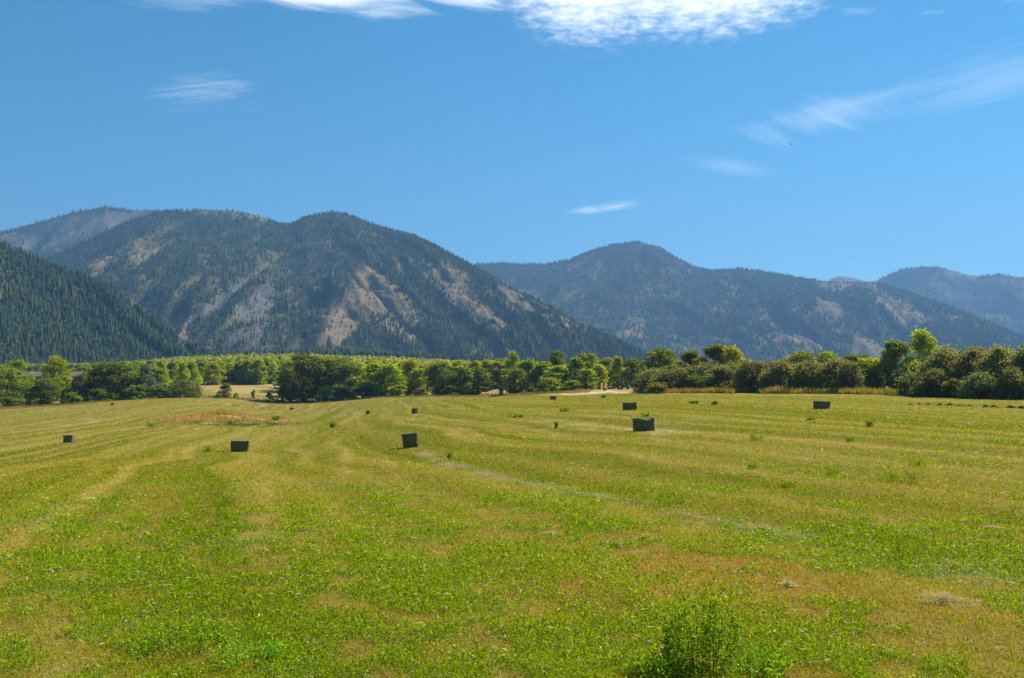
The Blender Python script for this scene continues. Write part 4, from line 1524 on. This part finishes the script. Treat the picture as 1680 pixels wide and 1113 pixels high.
BALES = [  # column, base row, height in px, length, width, yaw (deg), sag, label
    (110, 727, 13, 1.25, 0.84, 103, 0.0, 'dark hay bale on the straw coloured slope, leftmost of all the bales'),
    (392, 742, 19, 1.2, 0.86, 7, 0.02, 'dark hay bale with sloping top, second large one from the left, below the russet patch'),
    (674, 735, 24, 1.3, 0.84, 91.0, 0.0, 'squarest large hay bale showing its end, with a lit right side, near the pale windrow'),
    (1058, 708, 23, 1.18, 0.86, 3, 0.13, 'largest and nearest hay bale on the right, its top dipped in the middle'),
    (1034, 673.5, 13.5, 1.3, 0.86, 4, 0.05, 'long hay bale just behind the nearest dipped bale'),
    (1350, 671.5, 13.5, 1.45, 0.86, -2, 0.03, 'rightmost hay bale, long side showing, below the hedge'),
    (681, 679, 9, 0.95, 0.84, 86, 0.0, 'small far bale behind the squarest bale, tilted with a lit right side'),
    (604, 680, 6.3, 1.1, 0.84, 84, 0.0, 'little dark bale left of the small tilted bale'),
    (478, 672.5, 3.6, 1.2, 0.86, 20, 0.0, 'tiny bale in the hollow in front of the big rounded tree'),
    (183.5, 665, 3.6, 1.3, 0.86, 15, 0.0, 'tiny bale near the crest of the left slope'),
    (907.5, 656.5, 6.5, 1.2, 0.86, 8, 0.0, 'small bale on the way to the dry headland left of the tractor'),
    (990.5, 653, 4.4, 1.25, 0.86, 6, 0.0, 'tiny bale below the orange hay rake'),
]


def build_bales():
    for k, (px, py, hp, L, W, yaw, sag, label) in enumerate(BALES):
        x, y = hit(px, py)
        z = float(zg(x, y))
        H = min(1.05, max(0.62, hp * y / F))
        sc = H / 0.82
        y2 = y + 0.35
        # tilt with the slope
        gx = (float(zg(x + 0.7, y2)) - float(zg(x - 0.7, y2))) / 1.4
        gy = (float(zg(x, y2 + 0.7)) - float(zg(x, y2 - 0.7))) / 1.4
        root = empty('hay_bale', (x, y2, float(zg(x, y2)) - 0.03), 0)
        root.rotation_mode = 'XYZ'
        from mathutils import Matrix, Vector
        nrm = Vector((-gx, -gy, 1)).normalized()
        xa = Vector((math.cos(R(yaw)), math.sin(R(yaw)), 0))
        xa = (xa - nrm * xa.dot(nrm)).normalized()
        ya = nrm.cross(xa)
        mt = Matrix((xa, ya, nrm)).transposed()
        root.rotation_euler = mt.to_euler()
        tag(root, label, 'hay bale', 'hay bales on the mown field')
        L, W = L * sc, W * sc
        link('hay_body', bale_mesh(200 + k, L, W, H, sag), M['hay'], root)
        if y < 160:
            for tx in twine_x(L):
                link('twine', twine_mesh(tx, L, W, H), M['twine'], root)
            link('lit_top_straw', lit_top_fuzz(300 + k, L, W, H, 1700, sag), M['straw_pale'], root)


build_bales()


# ------------------------------------------------------------------ tractor and hay rake
def wheel(parent, name, cx, cy_, rad, wid):
    w = MB()
    prof = [(rad * 0.62, -wid / 2), (rad * 0.93, -wid / 2), (rad, -wid * 0.36), (rad, wid * 0.36), (rad * 0.93, wid / 2), (rad * 0.62, wid / 2), (rad * 0.62, -wid / 2)]
    w.lathe(prof, 'y', 24, (cx, cy_, rad))
    for k in range(18):
        a = 2 * math.pi * k / 18
        for s_ in (-1, 1):
            w.box(cx + rad * 1.0 * math.cos(a), cy_ + s_ * wid * 0.22, rad + rad * 1.0 * math.sin(a), 0.08, wid * 0.42, 0.07, ry=-a, rz=0)
    wo = w.build(name, M['rubber'], parent, smooth=False)
    r_ = MB()
    r_.lathe([(0.02, -wid * 0.1), (rad * 0.3, -wid * 0.12), (rad * 0.5, -wid * 0.3), (rad * 0.625, -wid * 0.42), (rad * 0.625, wid * 0.42), (rad * 0.5, wid * 0.3), (rad * 0.3, wid * 0.12), (0.02, wid * 0.1)], 'y', 24, (cx, cy_, rad))
    r_.build('rim', M['rim'], wo, smooth=True)


def build_tractor():
    x, y, z = at(1020, 304)
    z += 0.02
    root = empty('tractor', (x, y, z), R(-14))
    tag(root, 'dark green tractor with a bright green cab roof parked before the hedge', 'tractor')
    b_ = MB()
    b_.box(1.45, 0, 1.15, 1.7, 0.72, 0.62).box(1.45, 0, 1.49, 1.55, 0.6, 0.08).box(2.33, 0, 1.1, 0.08, 0.6, 0.5)
    b_.box(0.8, 0, 0.8, 2.9, 0.5, 0.34)
    b_.box(-0.35, -0.62, 1.22, 1.2, 0.42, 0.1, ry=0.05).box(-0.35, 0.62, 1.22, 1.2, 0.42, 0.1, ry=0.05)
    b_.build('body', M['green_paint'], root)
    c = MB()
    for sx in (-0.62, 0.52):
        for sy in (-0.66, 0.66):
            c.tube([(sx, sy, 1.15), (sx * 0.9, sy * 0.95, 2.4)], [0.05, 0.045], 6)
    c.box(-0.05, 0, 1.2, 1.25, 1.36, 0.1)
    co = c.build('cab', M['dark_steel'], root)
    g = MB()
    g.box(-0.04, -0.635, 1.82, 1.02, 0.02, 1.06).box(-0.04, 0.635, 1.82, 1.02, 0.02, 1.06).box(0.5, 0, 1.82, 0.02, 1.18, 1.06).box(-0.6, 0, 1.82, 0.02, 1.18, 1.06)
    g.build('cab_window', M['cab_glass'], co)
    rf = MB()
    rf.box(-0.05, 0, 2.5, 1.5, 1.5, 0.16).box(-0.05, 0, 2.62, 1.2, 1.2, 0.09)
    rf.build('cab_roof', M['green_paint'], co)
    s_ = MB()
    s_.box(-0.2, 0, 1.42, 0.45, 0.45, 0.12).box(-0.4, 0, 1.7, 0.1, 0.45, 0.55)
    s_.build('seat', M['rubber'], co)
    e = MB()
    e.tube([(1.2, -0.28, 1.45), (1.2, -0.28, 2.3), (1.24, -0.28, 2.42)], [0.05, 0.05, 0.045], 8)
    e.build('exhaust_pipe', M['dark_steel'], root)
    hl = MB()
    hl.box(2.39, -0.2, 1.2, 0.05, 0.14, 0.12)
    hl.build('headlight', M['white_paint'], root)
    hl = MB()
    hl.box(2.39, 0.2, 1.2, 0.05, 0.14, 0.12)
    hl.build('headlight', M['white_paint'], root)
    for sy in (-0.85, 0.85):
        wheel(root, 'rear_wheel', -0.4, sy, 0.82, 0.46)
        wheel(root, 'front_wheel', 1.75, sy * 0.88, 0.5, 0.3)


def build_rake():
    x, y, z = at(1000, 300)
    root = empty('hay_rake', (x, y, z), R(-4))
    tag(root, 'orange hay rake with folded dark arms standing left of the tractor', 'hay rake')
    f = MB()
    f.tube([(2.6, 0, 0.55), (1.2, 0, 0.62), (-0.6, 0, 0.7), (-2.2, 0, 0.7)], [0.07, 0.08, 0.09, 0.08], 8)
    f.box(-0.5, 0, 0.62, 2.4, 0.5, 0.12).box(0.6, 0, 0.85, 0.9, 0.6, 0.4)
    f.tube([(2.6, 0, 0.55), (2.6, 0, 0.02)], [0.04, 0.04], 6)
    f.build('drawbar', M['dark_steel'], root)
    for xx, tilt in ((-2.35, 0.06), (-1.0, -0.62)):
        p = MB()
        p.box(xx, 0, 1.3, 1.5, 0.1, 1.95, ry=tilt, rz=R(62))
        for k in range(4):
            q = -0.66 + 0.44 * k
            p.box(xx + math.sin(tilt) * q + 0.05, -0.05, 1.3 + math.cos(tilt) * q, 1.54, 0.05, 0.06, ry=tilt, rz=R(62))
        po = p.build('wing_panel', M['orange_paint'], root)
        a = MB()
        a.box(xx + 0.42, -0.02, 1.2, 0.2, 0.14, 1.75, ry=tilt)
        for k in range(7):
            q = -0.7 + 0.22 * k
            a.tube([(xx + 0.5 + math.sin(tilt) * q, 0, 1.2 + math.cos(tilt) * q), (xx + 0.8 + math.sin(tilt) * q, 0.1, 1.1 + math.cos(tilt) * q)], [0.012, 0.008], 4)
        a.build('rake_arm', M['dark_steel'], po)
    for sy in (-0.6, 0.6):
        wheel(root, 'wheel', -1.5, sy, 0.34, 0.2)
    h = MB()
    h.lathe([(0.0, -0.18), (0.14, -0.16), (0.16, 0), (0.14, 0.16), (0.0, 0.18)], 'y', 14, (1.9, -0.15, 0.55))
    h.build('gearbox_cover', M['white_paint'], root)


build_tractor()
build_rake()


# ------------------------------------------------------------------ house behind the left trees
def build_house():
    x, y, z = at(84, 455)
    zt = EYE + y * float(slope(84, 610.5)[1])       # ridge
    ze = EYE + y * float(slope(84, 618)[1])         # eave
    root = empty('house', (x, y, z), R(4))
    tag(root, 'long low brown house with a grey shingle roof, half hidden by the left trees', 'house')
    L, D = 31.0, 9.5
    eh, rh = ze - z, zt - z
    w = MB()
    w.box(0, 0, (eh - 1) / 2, L - 1.6, D - 1.4, eh + 1.0)
    hw = (D - 1.4) / 2
    for s_ in (-1, 1):
        xe = s_ * (L / 2 - 0.8)
        w.add([(xe, -hw, eh - 0.02), (xe, hw, eh - 0.02), (xe, 0, rh - 0.3), (xe - s_ * 0.2, -hw, eh - 0.02), (xe - s_ * 0.2, hw, eh - 0.02), (xe - s_ * 0.2, 0, rh - 0.3)],
              [(0, 1, 2), (3, 5, 4), (0, 2, 5, 3), (1, 4, 5, 2)])
    w.build('wall', M['wood_wall'], root)
    r_ = MB()
    th = 0.18
    for s_ in (-1, 1):
        a = [(-L / 2, s_ * (D / 2 + 0.3), eh - 0.15), (L / 2, s_ * (D / 2 + 0.3), eh - 0.15), (L / 2, 0, rh), (-L / 2, 0, rh)]
        up = [(p[0], p[1], p[2] + th) for p in a]
        r_.add(a + up, [(0, 1, 2, 3), (4, 7, 6, 5), (0, 4, 5, 1), (1, 5, 6, 2), (2, 6, 7, 3), (3, 7, 4, 0)])
        for k in range(5):
            t = (k + 0.5) / 5
            r_.box(0, s_ * (D / 2 + 0.3) * (1 - t), (eh - 0.15) * (1 - t) + rh * t + th + 0.02, L, 0.12, 0.03)
    ro = r_.build('roof', M['roof'], root)
    c = MB()
    c.box(-6, 0.6, rh + 0.3, 0.9, 0.7, 1.0)
    c.build('chimney', M['wood_wall'], ro)
    for k, xx in enumerate((-12, -8, -3.5, 3, 7.5, 12.2)):
        f = MB()
        f.box(xx, -hw - 0.04, 1.6, 1.7, 0.1, 1.3)
        fo = f.build('window', M['white_paint'], root)
        g = MB()
        g.box(xx, -hw - 0.1, 1.6, 1.45, 0.04, 1.05)
        g.build('pane', M['window_glass'], fo)
    d = MB()
    d.box(0, -hw - 0.05, 1.05, 1.0, 0.1, 2.1)
    do = d.build('door', M['wood_wall'], root)
    d = MB()
    d.lathe([(0.0, -0.06), (0.05, -0.04), (0.05, 0.0)], 'y', 8, (0.38, -hw - 0.1, 1.0))
    d.build('handle', M['dark_steel'], do)


build_house()


# ------------------------------------------------------------------ plants left standing, hay clumps, verge
def plant_mesh(seed, w, h, nstem, nleaf, leaf, big=False):
    """alfalfa-like clump: upright stems carrying small leaves"""
    r_ = np.random.default_rng(seed)
    st = MB()
    pos = []
    for k in range(nstem):
        a, q = r_.uniform(0, 6.283), (math.sqrt(r_.random()) if big else min(1.0, abs(r_.normal()) * 0.5)) * w * 0.5
        b0 = np.array([q * math.cos(a), q * math.sin(a), -0.02])
        hh = h * (r_.uniform(0.65, 1.05) - (0.35 * (q / (w * 0.5)) ** 2 if big else 0))
        tip = b0 + np.array([math.cos(a) * w * 0.3 * r_.random(), math.sin(a) * w * 0.3 * r_.random(), hh])
        mid = (b0 + tip) / 2 + r_.normal(size=3) * 0.05 * w
        st.tube([b0, mid, tip], [0.0035, 0.003, 0.0015] if h < 0.8 else [0.008, 0.006, 0.003], 4, cap=False)
        for q in range(max(3, nleaf // nstem)):
            t = r_.random() ** (0.55 if big else 0.7)
            c = b0 * (1 - t) ** 2 + 2 * mid * t * (1 - t) + tip * t * t
            pos.append(c + r_.normal(size=3) * np.array([0.09, 0.09, 0.04]) * w * (1.15 - 0.6 * t))
    pos = np.array(pos)
    pos[:, 2] = np.maximum(pos[:, 2], 0.01)
    V, Fc, T = leaf_cards(pos, np.full(len(pos), leaf), r_, r_.random(len(pos)), 0.3, 0.6)
    return mesh_np('leaves', V, Fc, tint=T), st.mesh('stem')


def plant(px, py, wpx, hpx, label, group, seed, nstem=12, nleaf=300, leaf=None, name='weed_plant', cat='weed'):
    x, y = hit(px, py)
    z = float(zg(x, y))
    w, h = wpx * y / F, hpx * y / F
    root = empty(name, (x, y, z), 0)
    tag(root, label, cat, group)
    lf, st = plant_mesh(seed, w, h, nstem, nleaf, leaf or max(0.014, 1.25 * y / F), name == 'alfalfa_plant')
    mt = M['alfalfa' if name == 'alfalfa_plant' else 'weed']
    link('leaves', lf, mt, root)
    link('stem', st, mt, root)


GW = 'green weeds left standing in the mown field'
plant(1148, 1106, 94, 132, 'large dark green alfalfa plant in the foreground, tallest on the field', 'alfalfa plants in the foreground', 400, 46, 3200, 0.0145, 'alfalfa_plant', 'plant')
plant(1240, 1112, 90, 60, 'lower alfalfa plant at the right foot of the large foreground one', 'alfalfa plants in the foreground', 401, 40, 1300, 0.013, 'alfalfa_plant', 'plant')
plant(1075, 1112, 90, 45, 'short alfalfa plant at the left foot of the large foreground one', 'alfalfa plants in the foreground', 402, 40, 1200, 0.013, 'alfalfa_plant', 'plant')
plant(300, 1062, 130, 46, 'wide low alfalfa plant in the lush patch at the lower left of the field', 'alfalfa plants in the foreground', 403, 40, 1500, 0.013, 'alfalfa_plant', 'plant')
plant(415, 1092, 110, 44, 'second low alfalfa plant at the lower left, nearer the bottom edge', 'alfalfa plants in the foreground', 404, 36, 1300, 0.0125, 'alfalfa_plant', 'plant')
WEEDS = [
    (1458, 790, 34, 20, 'left one of the two broad weed clumps on the right side of the field'),
    (1493, 795, 44, 24, 'right one of the two broad weed clumps on the right side of the field'),
    (1367, 782, 26, 15, 'weed clump left of the two broad clumps'),
    (1505, 766, 20, 10, 'small weed just above the two broad clumps'),
    (1426, 701, 13, 10, 'upright weed below the rightmost bale'),
    (1396, 725, 18, 9, 'weed clump a little below the upright weed'),
    (1240, 723, 24, 9, 'faint weed clump in the middle of the right field'),
    (1650, 727, 38, 8, 'long low weed strip near the right edge'),
    (1235, 770, 16, 9, 'short weed in the open field left of the broad clumps'),
    (738, 756, 8, 14, 'thin upright weed right of the squarest bale'),
    (912, 704, 6, 11, 'thin upright weed left of the nearest dipped bale'),
    (845, 686, 16, 6, 'low weed patch left of the thin upright weed'),
    (924, 676, 13, 5, 'low weed patch above the thin upright weed'),
    (1140, 663, 14, 5, 'low weed right of the long bale behind the dipped one'),
    (1174, 665, 9, 6, 'small dark weed further right of the long bale'),
    (342, 742, 18, 9, 'bright green weed left of the bale with sloping top'),
    (372, 833, 34, 18, 'green weed in the left foreground half, below the sloping top bale'),
    (1480, 920, 60, 34, 'leafy weed in the right foreground'),
    (1330, 690, 10, 4, 'tiny weed just below the rightmost bale'),
    (1060, 684, 12, 6, 'weed growing just behind the nearest dipped bale'),
    (250, 700, 22, 5, 'low green weed strip left of the russet patch'),
    (450, 690, 14, 6, 'dark green weed right of the russet patch'),
    (545, 702, 8, 9, 'small upright weed in the open field below the little dark bale'),
    (1290, 800, 22, 8, 'low weed near the end of the pale windrow'),
]
for k, (px, py, w_, h_, lb) in enumerate(WEEDS):
    plant(px, py, w_ * 1.25, h_ * 1.15, lb, GW, 420 + k, 14, 300)


def clump_mesh(seed, w, d, h, n, ln, wd):
    """tangled heap of cut stalks"""
    r_ = np.random.default_rng(seed)
    a = r_.uniform(0, 6.283, n)
    q = np.sqrt(r_.random(n))
    bump = 0.55 + 0.45 * np.sin(a * 3 + seed)
    x, y = q * np.cos(a) * w / 2, q * np.sin(a) * d / 2
    q = np.abs(r_.normal(size=n)) * 0.42
    x, y = q * np.cos(a) * w / 2 * (1 + 0.5 * np.sin(a * 2 + seed)), q * np.sin(a) * d / 2
    z = h * np.exp(-(q / 0.55) ** 2) * bump * r_.random(n) ** 0.7 + 0.015
    pos = np.stack([x, y, z], -1)
    dr = r_.normal(size=(n, 3)) * np.array([1, 1, 0.3])
    dr /= np.linalg.norm(dr, axis=1)[:, None]
    sd_ = np.stack([-dr[:, 1], dr[:, 0], r_.normal(size=n) * 0.3], -1)
    L = (ln * r_.uniform(0.5, 1.2, n))[:, None]
    V = np.stack([pos - dr * L, pos - sd_ * wd, pos + dr * L, pos + sd_ * wd], 1).reshape(-1, 3)
    V[:, 2] = np.maximum(V[:, 2], 0.004)
    return mesh_np('hay_clump', V, np.arange(n * 4).reshape(n, 4), tint=np.repeat(r_.random(n) * 0.8, 4))


GH = 'clumps of the cut windrow before the hedge'
ROWC = [(1493, 665, 10, 2.5), (1508, 664.5, 12, 3), (1522, 664.5, 12, 3), (1541, 665.5, 10, 4), (1557, 666, 14, 4.5), (1574, 667, 18, 3.5),
        (1590, 667.5, 12, 3), (1616, 669, 14, 5), (1630, 669, 18, 5), (1657, 670, 20, 5.5), (1675, 671, 14, 6)]
ORD = ['smallest', 'second', 'third', 'fourth', 'fifth', 'sixth', 'seventh', 'eighth', 'ninth', 'tenth', 'last']
for k, (px, py, w_, h_) in enumerate(ROWC):
    x, y = hit(px, py)
    s_ = y / F
    o = link('hay_clump', clump_mesh(500 + k, w_ * s_ * 1.9, w_ * s_ * 1.5, h_ * s_ * 0.95, 900, 0.16, 0.02), M['hay_green'])
    o.location = (x, y, float(zg(x, y)) - 0.02)
    tag(o, f'grey green hay clump, {ORD[k]} of the windrow before the right hedge counted from its gap', 'hay clump', GH)
LOOSE = [(1550, 990, 90, 26, 'hay_loose', 'largest loose heap of grey dry hay in the right foreground'),
         (1060, 886, 46, 14, 'hay_loose', 'loose tangle of grey hay near the end of the pale windrow'),
         (905, 879, 30, 9, 'hay_loose', 'small tangle of grey hay left of the pale windrow end'),
         (1012, 897, 32, 11, 'hay_loose', 'small tangle of grey hay left below the loose tangle'),
         (1293, 962, 30, 14, 'straw_pale', 'white bundle of dry stalks in the rusty grass on the right'),
         (1628, 869, 44, 6, 'hay_loose', 'flat wisp of hay near the right edge of the foreground'),
         (1560, 930, 50, 8, 'hay_loose', 'flat scatter of dry hay above the largest loose heap')]
for k, (px, py, w_, h_, mt, lb) in enumerate(LOOSE):
    x, y = hit(px, py)
    s_ = y / F
    big = 'bundle' in lb
    o = link('straw_bundle' if big else 'hay_clump', clump_mesh(530 + k, w_ * s_, w_ * s_ * 1.5, h_ * s_ * 0.55, 70 if big else int(220 + w_ * 4), 0.09 if big else 0.11, 0.006 if big else 0.0032), M[mt])
    o.location = (x, y, float(zg(x, y)))
    tag(o, lb, 'straw' if big else 'hay clump', None if big else 'loose hay left on the mown field')


def blades(x, y, z, L, wd, lean, colr, r_, name, label, cat, leafy=0.0):
    n = len(x)
    a = r_.uniform(0, 6.283, n)
    d = np.stack([np.cos(a) * np.sin(lean), np.sin(a) * np.sin(lean), np.cos(lean)], -1)
    b_ = r_.uniform(0, 6.283, n)
    s_ = np.stack([np.cos(b_), np.sin(b_), r_.normal(size=n) * 0.25], -1)
    p = np.stack([x, y, z], -1)
    droop = np.zeros((n, 3))
    droop[:, 2] = -0.15 * L * np.sin(lean)
    V = np.stack([p, p + d * (L * 0.5)[:, None] - s_ * wd[:, None], p + d * L[:, None] + droop, p + d * (L * 0.5)[:, None] + s_ * wd[:, None]], 1).reshape(-1, 3)
    me = mesh_np(name, V, np.arange(n * 4).reshape(n, 4), cols=np.repeat(colr, 4, axis=0))
    return tag(link(name, me, M['grass']), label, cat, None, 'stuff')


def build_grass():
    r_ = np.random.default_rng(99)
    n = 1700000
    r0, r1 = 5.6, 390.0
    rr = np.exp(r_.uniform(math.log(r0), math.log(r1), n))
    az = r_.uniform(R(-33), R(33), n)
    x, y = rr * np.sin(az), rr * np.cos(az)
    keep = rr < edge_r(x, y) - 1
    rr, az, x, y = rr[keep], az[keep], x[keep], y[keep]
    n = len(rr)
    lush, straw, rust, pale, row = field_parts(x, y)
    k = r_.random(n)
    green = k < np.clip(0.20 + 0.85 * lush - 0.2 * straw - 0.2 * rust, 0.04, 0.95)
    k2 = r_.random(n)
    dry = (~green) & (k2 < np.clip(0.12 + 0.72 * straw + pale, 0, 0.97))
    rst = (~green) & (~dry) & (r_.random(n) < np.clip(0.04 + rust, 0, 0.8))
    c = np.tile(np.array([0.35, 0.315, 0.012]), (n, 1))
    g = r_.random(n)[:, None]
    c = np.where(green[:, None], np.array([0.125, 0.23, 0.004]) * (1 - g) + np.array([0.35, 0.43, 0.010]) * g, c)
    c = np.where(dry[:, None], np.array([0.31, 0.23, 0.035]) * (1 - g) + np.array([0.54, 0.43, 0.115]) * g, c)
    c = np.where(rst[:, None], np.array([0.36, 0.20, 0.02]) * (1 - g) + np.array([0.52, 0.33, 0.05]) * g, c)
    clip_ = (r_.random(n) < 0.03)
    c = np.where(clip_[:, None], np.array([0.60, 0.53, 0.27]), c)
    c = c * ((0.62 + 0.86 * r_.random(n)) * (1 + 0.5 * row))[:, None]
    sc = (rr / 8.0)
    leafy = green & (r_.random(n) < 0.72)
    L = 0.036 * sc ** 0.42 * r_.uniform(0.5, 1.5, n) * (1 + 0.4 * lush) * np.where(leafy, 0.62, 1.0)
    wd = np.where(leafy, 0.0066, np.where(green, 0.0030, 0.0026)) * sc ** 0.8 * r_.uniform(0.6, 1.4, n)
    L = np.where(clip_, L * 1.9, L)
    dry = dry | clip_
    lean = np.where(dry, r_.uniform(0.9, 1.55, n), np.where(leafy, r_.uniform(0.3, 1.5, n), r_.uniform(0.1, 1.15, n)))
    z = zg(x, y) + np.where(leafy, r_.uniform(0, 0.055, n) * (0.4 + lush) * sc ** 0.3, 0.004)
    blades(x, y, z, L, wd, lean, c, r_, 'stubble_grass', 'short mown grass and alfalfa stubble covering the field', 'grass')
    # the pale windrow: cut stalks lying in a broken line
    wx, wy = [], []
    for path, m in ((WIND, 6500), (WIND2, 700)):
        pts = np.array(path)
        seg = np.hypot(*np.diff(pts, axis=0).T)
        cum = np.concatenate([[0], np.cumsum(seg)])
        u = r_.random(m) ** 1.3 * cum[-1]
        px_ = np.interp(u, cum, pts[:, 0])
        py_ = np.interp(u, cum, pts[:, 1])
        w_ = 0.085 + 0.0026 * py_
        wx.append(px_ + r_.normal(size=m) * w_)
        wy.append(py_ + r_.normal(size=m) * w_)
    x, y = np.concatenate(wx), np.concatenate(wy)
    k = fbm(x / 1.3, y / 1.8, 91, 3) > 0.42
    x, y = x[k], y[k]
    m = len(x)
    cc = np.array([0.56, 0.48, 0.22]) * r_.uniform(0.55, 1.15, m)[:, None]
    sc = (y / 14) ** 0.7
    blades(x, y, zg(x, y) + r_.uniform(0.01, 0.11, m), 0.12 * sc * r_.uniform(0.6, 1.4, m), 0.0035 * sc, r_.uniform(1.1, 1.65, m), cc, r_, 'windrow_stalks',
           'broken pale line of cut stalks running across the field', 'hay')
    # tall weeds and dry grass along the foot of the hedge
    n = 26000
    px = r_.uniform(1040, 1760, n)
    er = np.interp(px, EDGE_PX, EDGE_R)
    q = er + 2 + r_.gamma(2.0, 2.2, n)
    a = px_az(px)
    x, y = q * np.sin(a), q * np.cos(a)
    cl = fbm(x / 5, y / 5, 71, 3)
    keep = (cl > 0.40) & ((px < 1480) | (cl > 0.52))
    x, y, cl, px = x[keep], y[keep], cl[keep], px[keep]
    m = len(x)
    g = fbm(x / 9, y / 9, 73, 2)
    cc = lerp(np.tile(np.array([0.40, 0.31, 0.06]), (m, 1)), np.array([0.24, 0.23, 0.035]), sstep(g, 0.4, 0.6)) * r_.uniform(0.65, 1.25, m)[:, None]
    blades(x, y, zg(x, y) - 0.05, r_.uniform(0.5, 1.5, m) * (0.5 + cl), np.full(m, 0.055) * r_.uniform(0.6, 1.4, m), r_.uniform(0.05, 0.6, m), cc, r_,
           'tall_grass', 'tall yellow dry grass along the foot of the right hedge', 'grass')
    # rough grass at the foot of the other trees and in the golden field
    n = 30000
    px = r_.uniform(-60, 1050, n)
    er = np.interp(px, EDGE_PX, EDGE_R)
    q = er + 3 + r_.gamma(1.5, 12, n)
    k = (px < 968) | (q > 345)
    px, q = px[k], q[k]
    n = len(px)
    a = px_az(px)
    x, y = q * np.sin(a), q * np.cos(a)
    g = fbm(x / 12, y / 12, 75, 3)
    m = n
    cc = lerp(np.tile(np.array([0.38, 0.26, 0.085]), (m, 1)), np.array([0.17, 0.19, 0.03]), sstep(g, 0.45, 0.6)) * r_.uniform(0.65, 1.25, m)[:, None]
    blades(x, y, zg(x, y) - 0.05, r_.uniform(0.3, 1.0, m), np.full(m, 0.08) * r_.uniform(0.6, 1.4, m), r_.uniform(0.05, 0.7, m), cc, r_,
           'rough_grass', 'dry uncut grass between the trees beyond the field', 'grass')
    # russet uncut grass in the hollow
    n = 17000
    a, q = r_.uniform(0, 6.283, n), np.sqrt(r_.random(n))
    q = np.abs(r_.normal(size=n)) * 0.55
    x, y = RX - 0.5 + np.cos(a) * q * 7.0, RY + 8 + np.sin(a) * q * 30.0
    k = fbm(x / 2.2, y / 5, 81, 3) > 0.42
    x, y = x[k], y[k]
    n = len(x)
    cc = np.array([0.56, 0.375, 0.11]) * r_.uniform(0.6, 1.25, n)[:, None]
    blades(x, y, zg(x, y) - 0.03, r_.uniform(0.2, 0.75, n), np.full(n, 0.05), r_.uniform(0.05, 0.5, n), cc, r_,
           'russet_grass', 'patch of uncut russet grass on the left slope', 'grass')
    a, q = r_.uniform(0, 6.283, n), np.sqrt(r_.random(n))
    q = np.abs(r_.normal(size=n)) * 0.55
    x, y = RX + 5 + np.cos(a) * q * 11, RY - 9 + np.sin(a) * q * 15.0
    k = fbm(x / 2.2, y / 5, 82, 3) > 0.45
    x, y = x[k], y[k]
    n = len(x)
    cc = np.array([0.12, 0.16, 0.03]) * r_.uniform(0.6, 1.3, n)[:, None]
    blades(x, y, zg(x, y) - 0.03, r_.uniform(0.1, 0.32, n), np.full(n, 0.05), r_.uniform(0.05, 0.8, n), cc, r_,
           'uncut_grass', 'dark green uncut grass around the russet patch', 'grass')


build_grass()


# ------------------------------------------------------------------ two birds far up over the right mountains
def bird(px, py, y, rz, label):
    s_, t_ = slope(px, py)
    b_ = MB()
    b_.lathe([(0.0, -0.42), (0.05, -0.38), (0.08, -0.3), (0.06, -0.24), (0.11, -0.08), (0.1, 0.08), (0.05, 0.22), (0.03, 0.28)], 'y', 10)
    for k in (-1, 1):
        b_.add([(k * 0.06, -0.14, 0.02), (k * 0.5, -0.2, 0.14), (k * 0.95, 0.02, 0.10), (k * 0.5, 0.02, 0.12), (k * 0.06, 0.1, 0.02),
                (k * 0.06, -0.14, -0.01), (k * 0.5, -0.2, 0.12), (k * 0.95, 0.02, 0.09), (k * 0.5, 0.02, 0.10), (k * 0.06, 0.1, -0.01)],
               [(0, 1, 3, 4), (1, 2, 3), (5, 9, 8, 6), (6, 8, 7), (0, 5, 6, 1), (1, 6, 7, 2), (2, 7, 8, 3), (3, 8, 9, 4)])
    b_.add([(-0.03, 0.24, 0.0), (0.03, 0.24, 0.0), (0.09, 0.46, 0.0), (-0.09, 0.46, 0.0), (0.0, 0.34, 0.02)], [(0, 1, 4), (1, 2, 4), (2, 3, 4), (3, 0, 4), (3, 2, 1, 0)])
    o = b_.build('bird', M['bird'])
    o.location = (y * float(s_), y, EYE + y * float(t_))
    o.rotation_euler = (0, R(8), rz)
    tag(o, label, 'bird', 'birds over the right mountains')


bird(1298, 237, 330, R(25), 'tiny dark bird in the blue sky below the mares tail cloud, the upper one')
bird(1392, 424, 380, R(-30), 'tiny dark bird just above the right mountain ridge, the lower one')

# ------------------------------------------------------------------ haze
def build_haze():
    m, b, out = new_mat('haze_air')
    v = b.new('ShaderNodeVolumePrincipled')
    v.inputs['Color'].default_value = (0.21, 0.43, 0.77, 1)
    v.inputs['Density'].default_value = 0.000115
    v.inputs['Anisotropy'].default_value = 0.2
    b.nt.links.new(v.outputs[0], out.inputs['Volume'])
    h = MB()
    h.box(0, 4300, 620, 17000, 10200, 1340)
    o = h.build('haze', m)
    tag(o, 'blue summer haze in the valley air', 'haze', None, 'stuff')


build_haze()
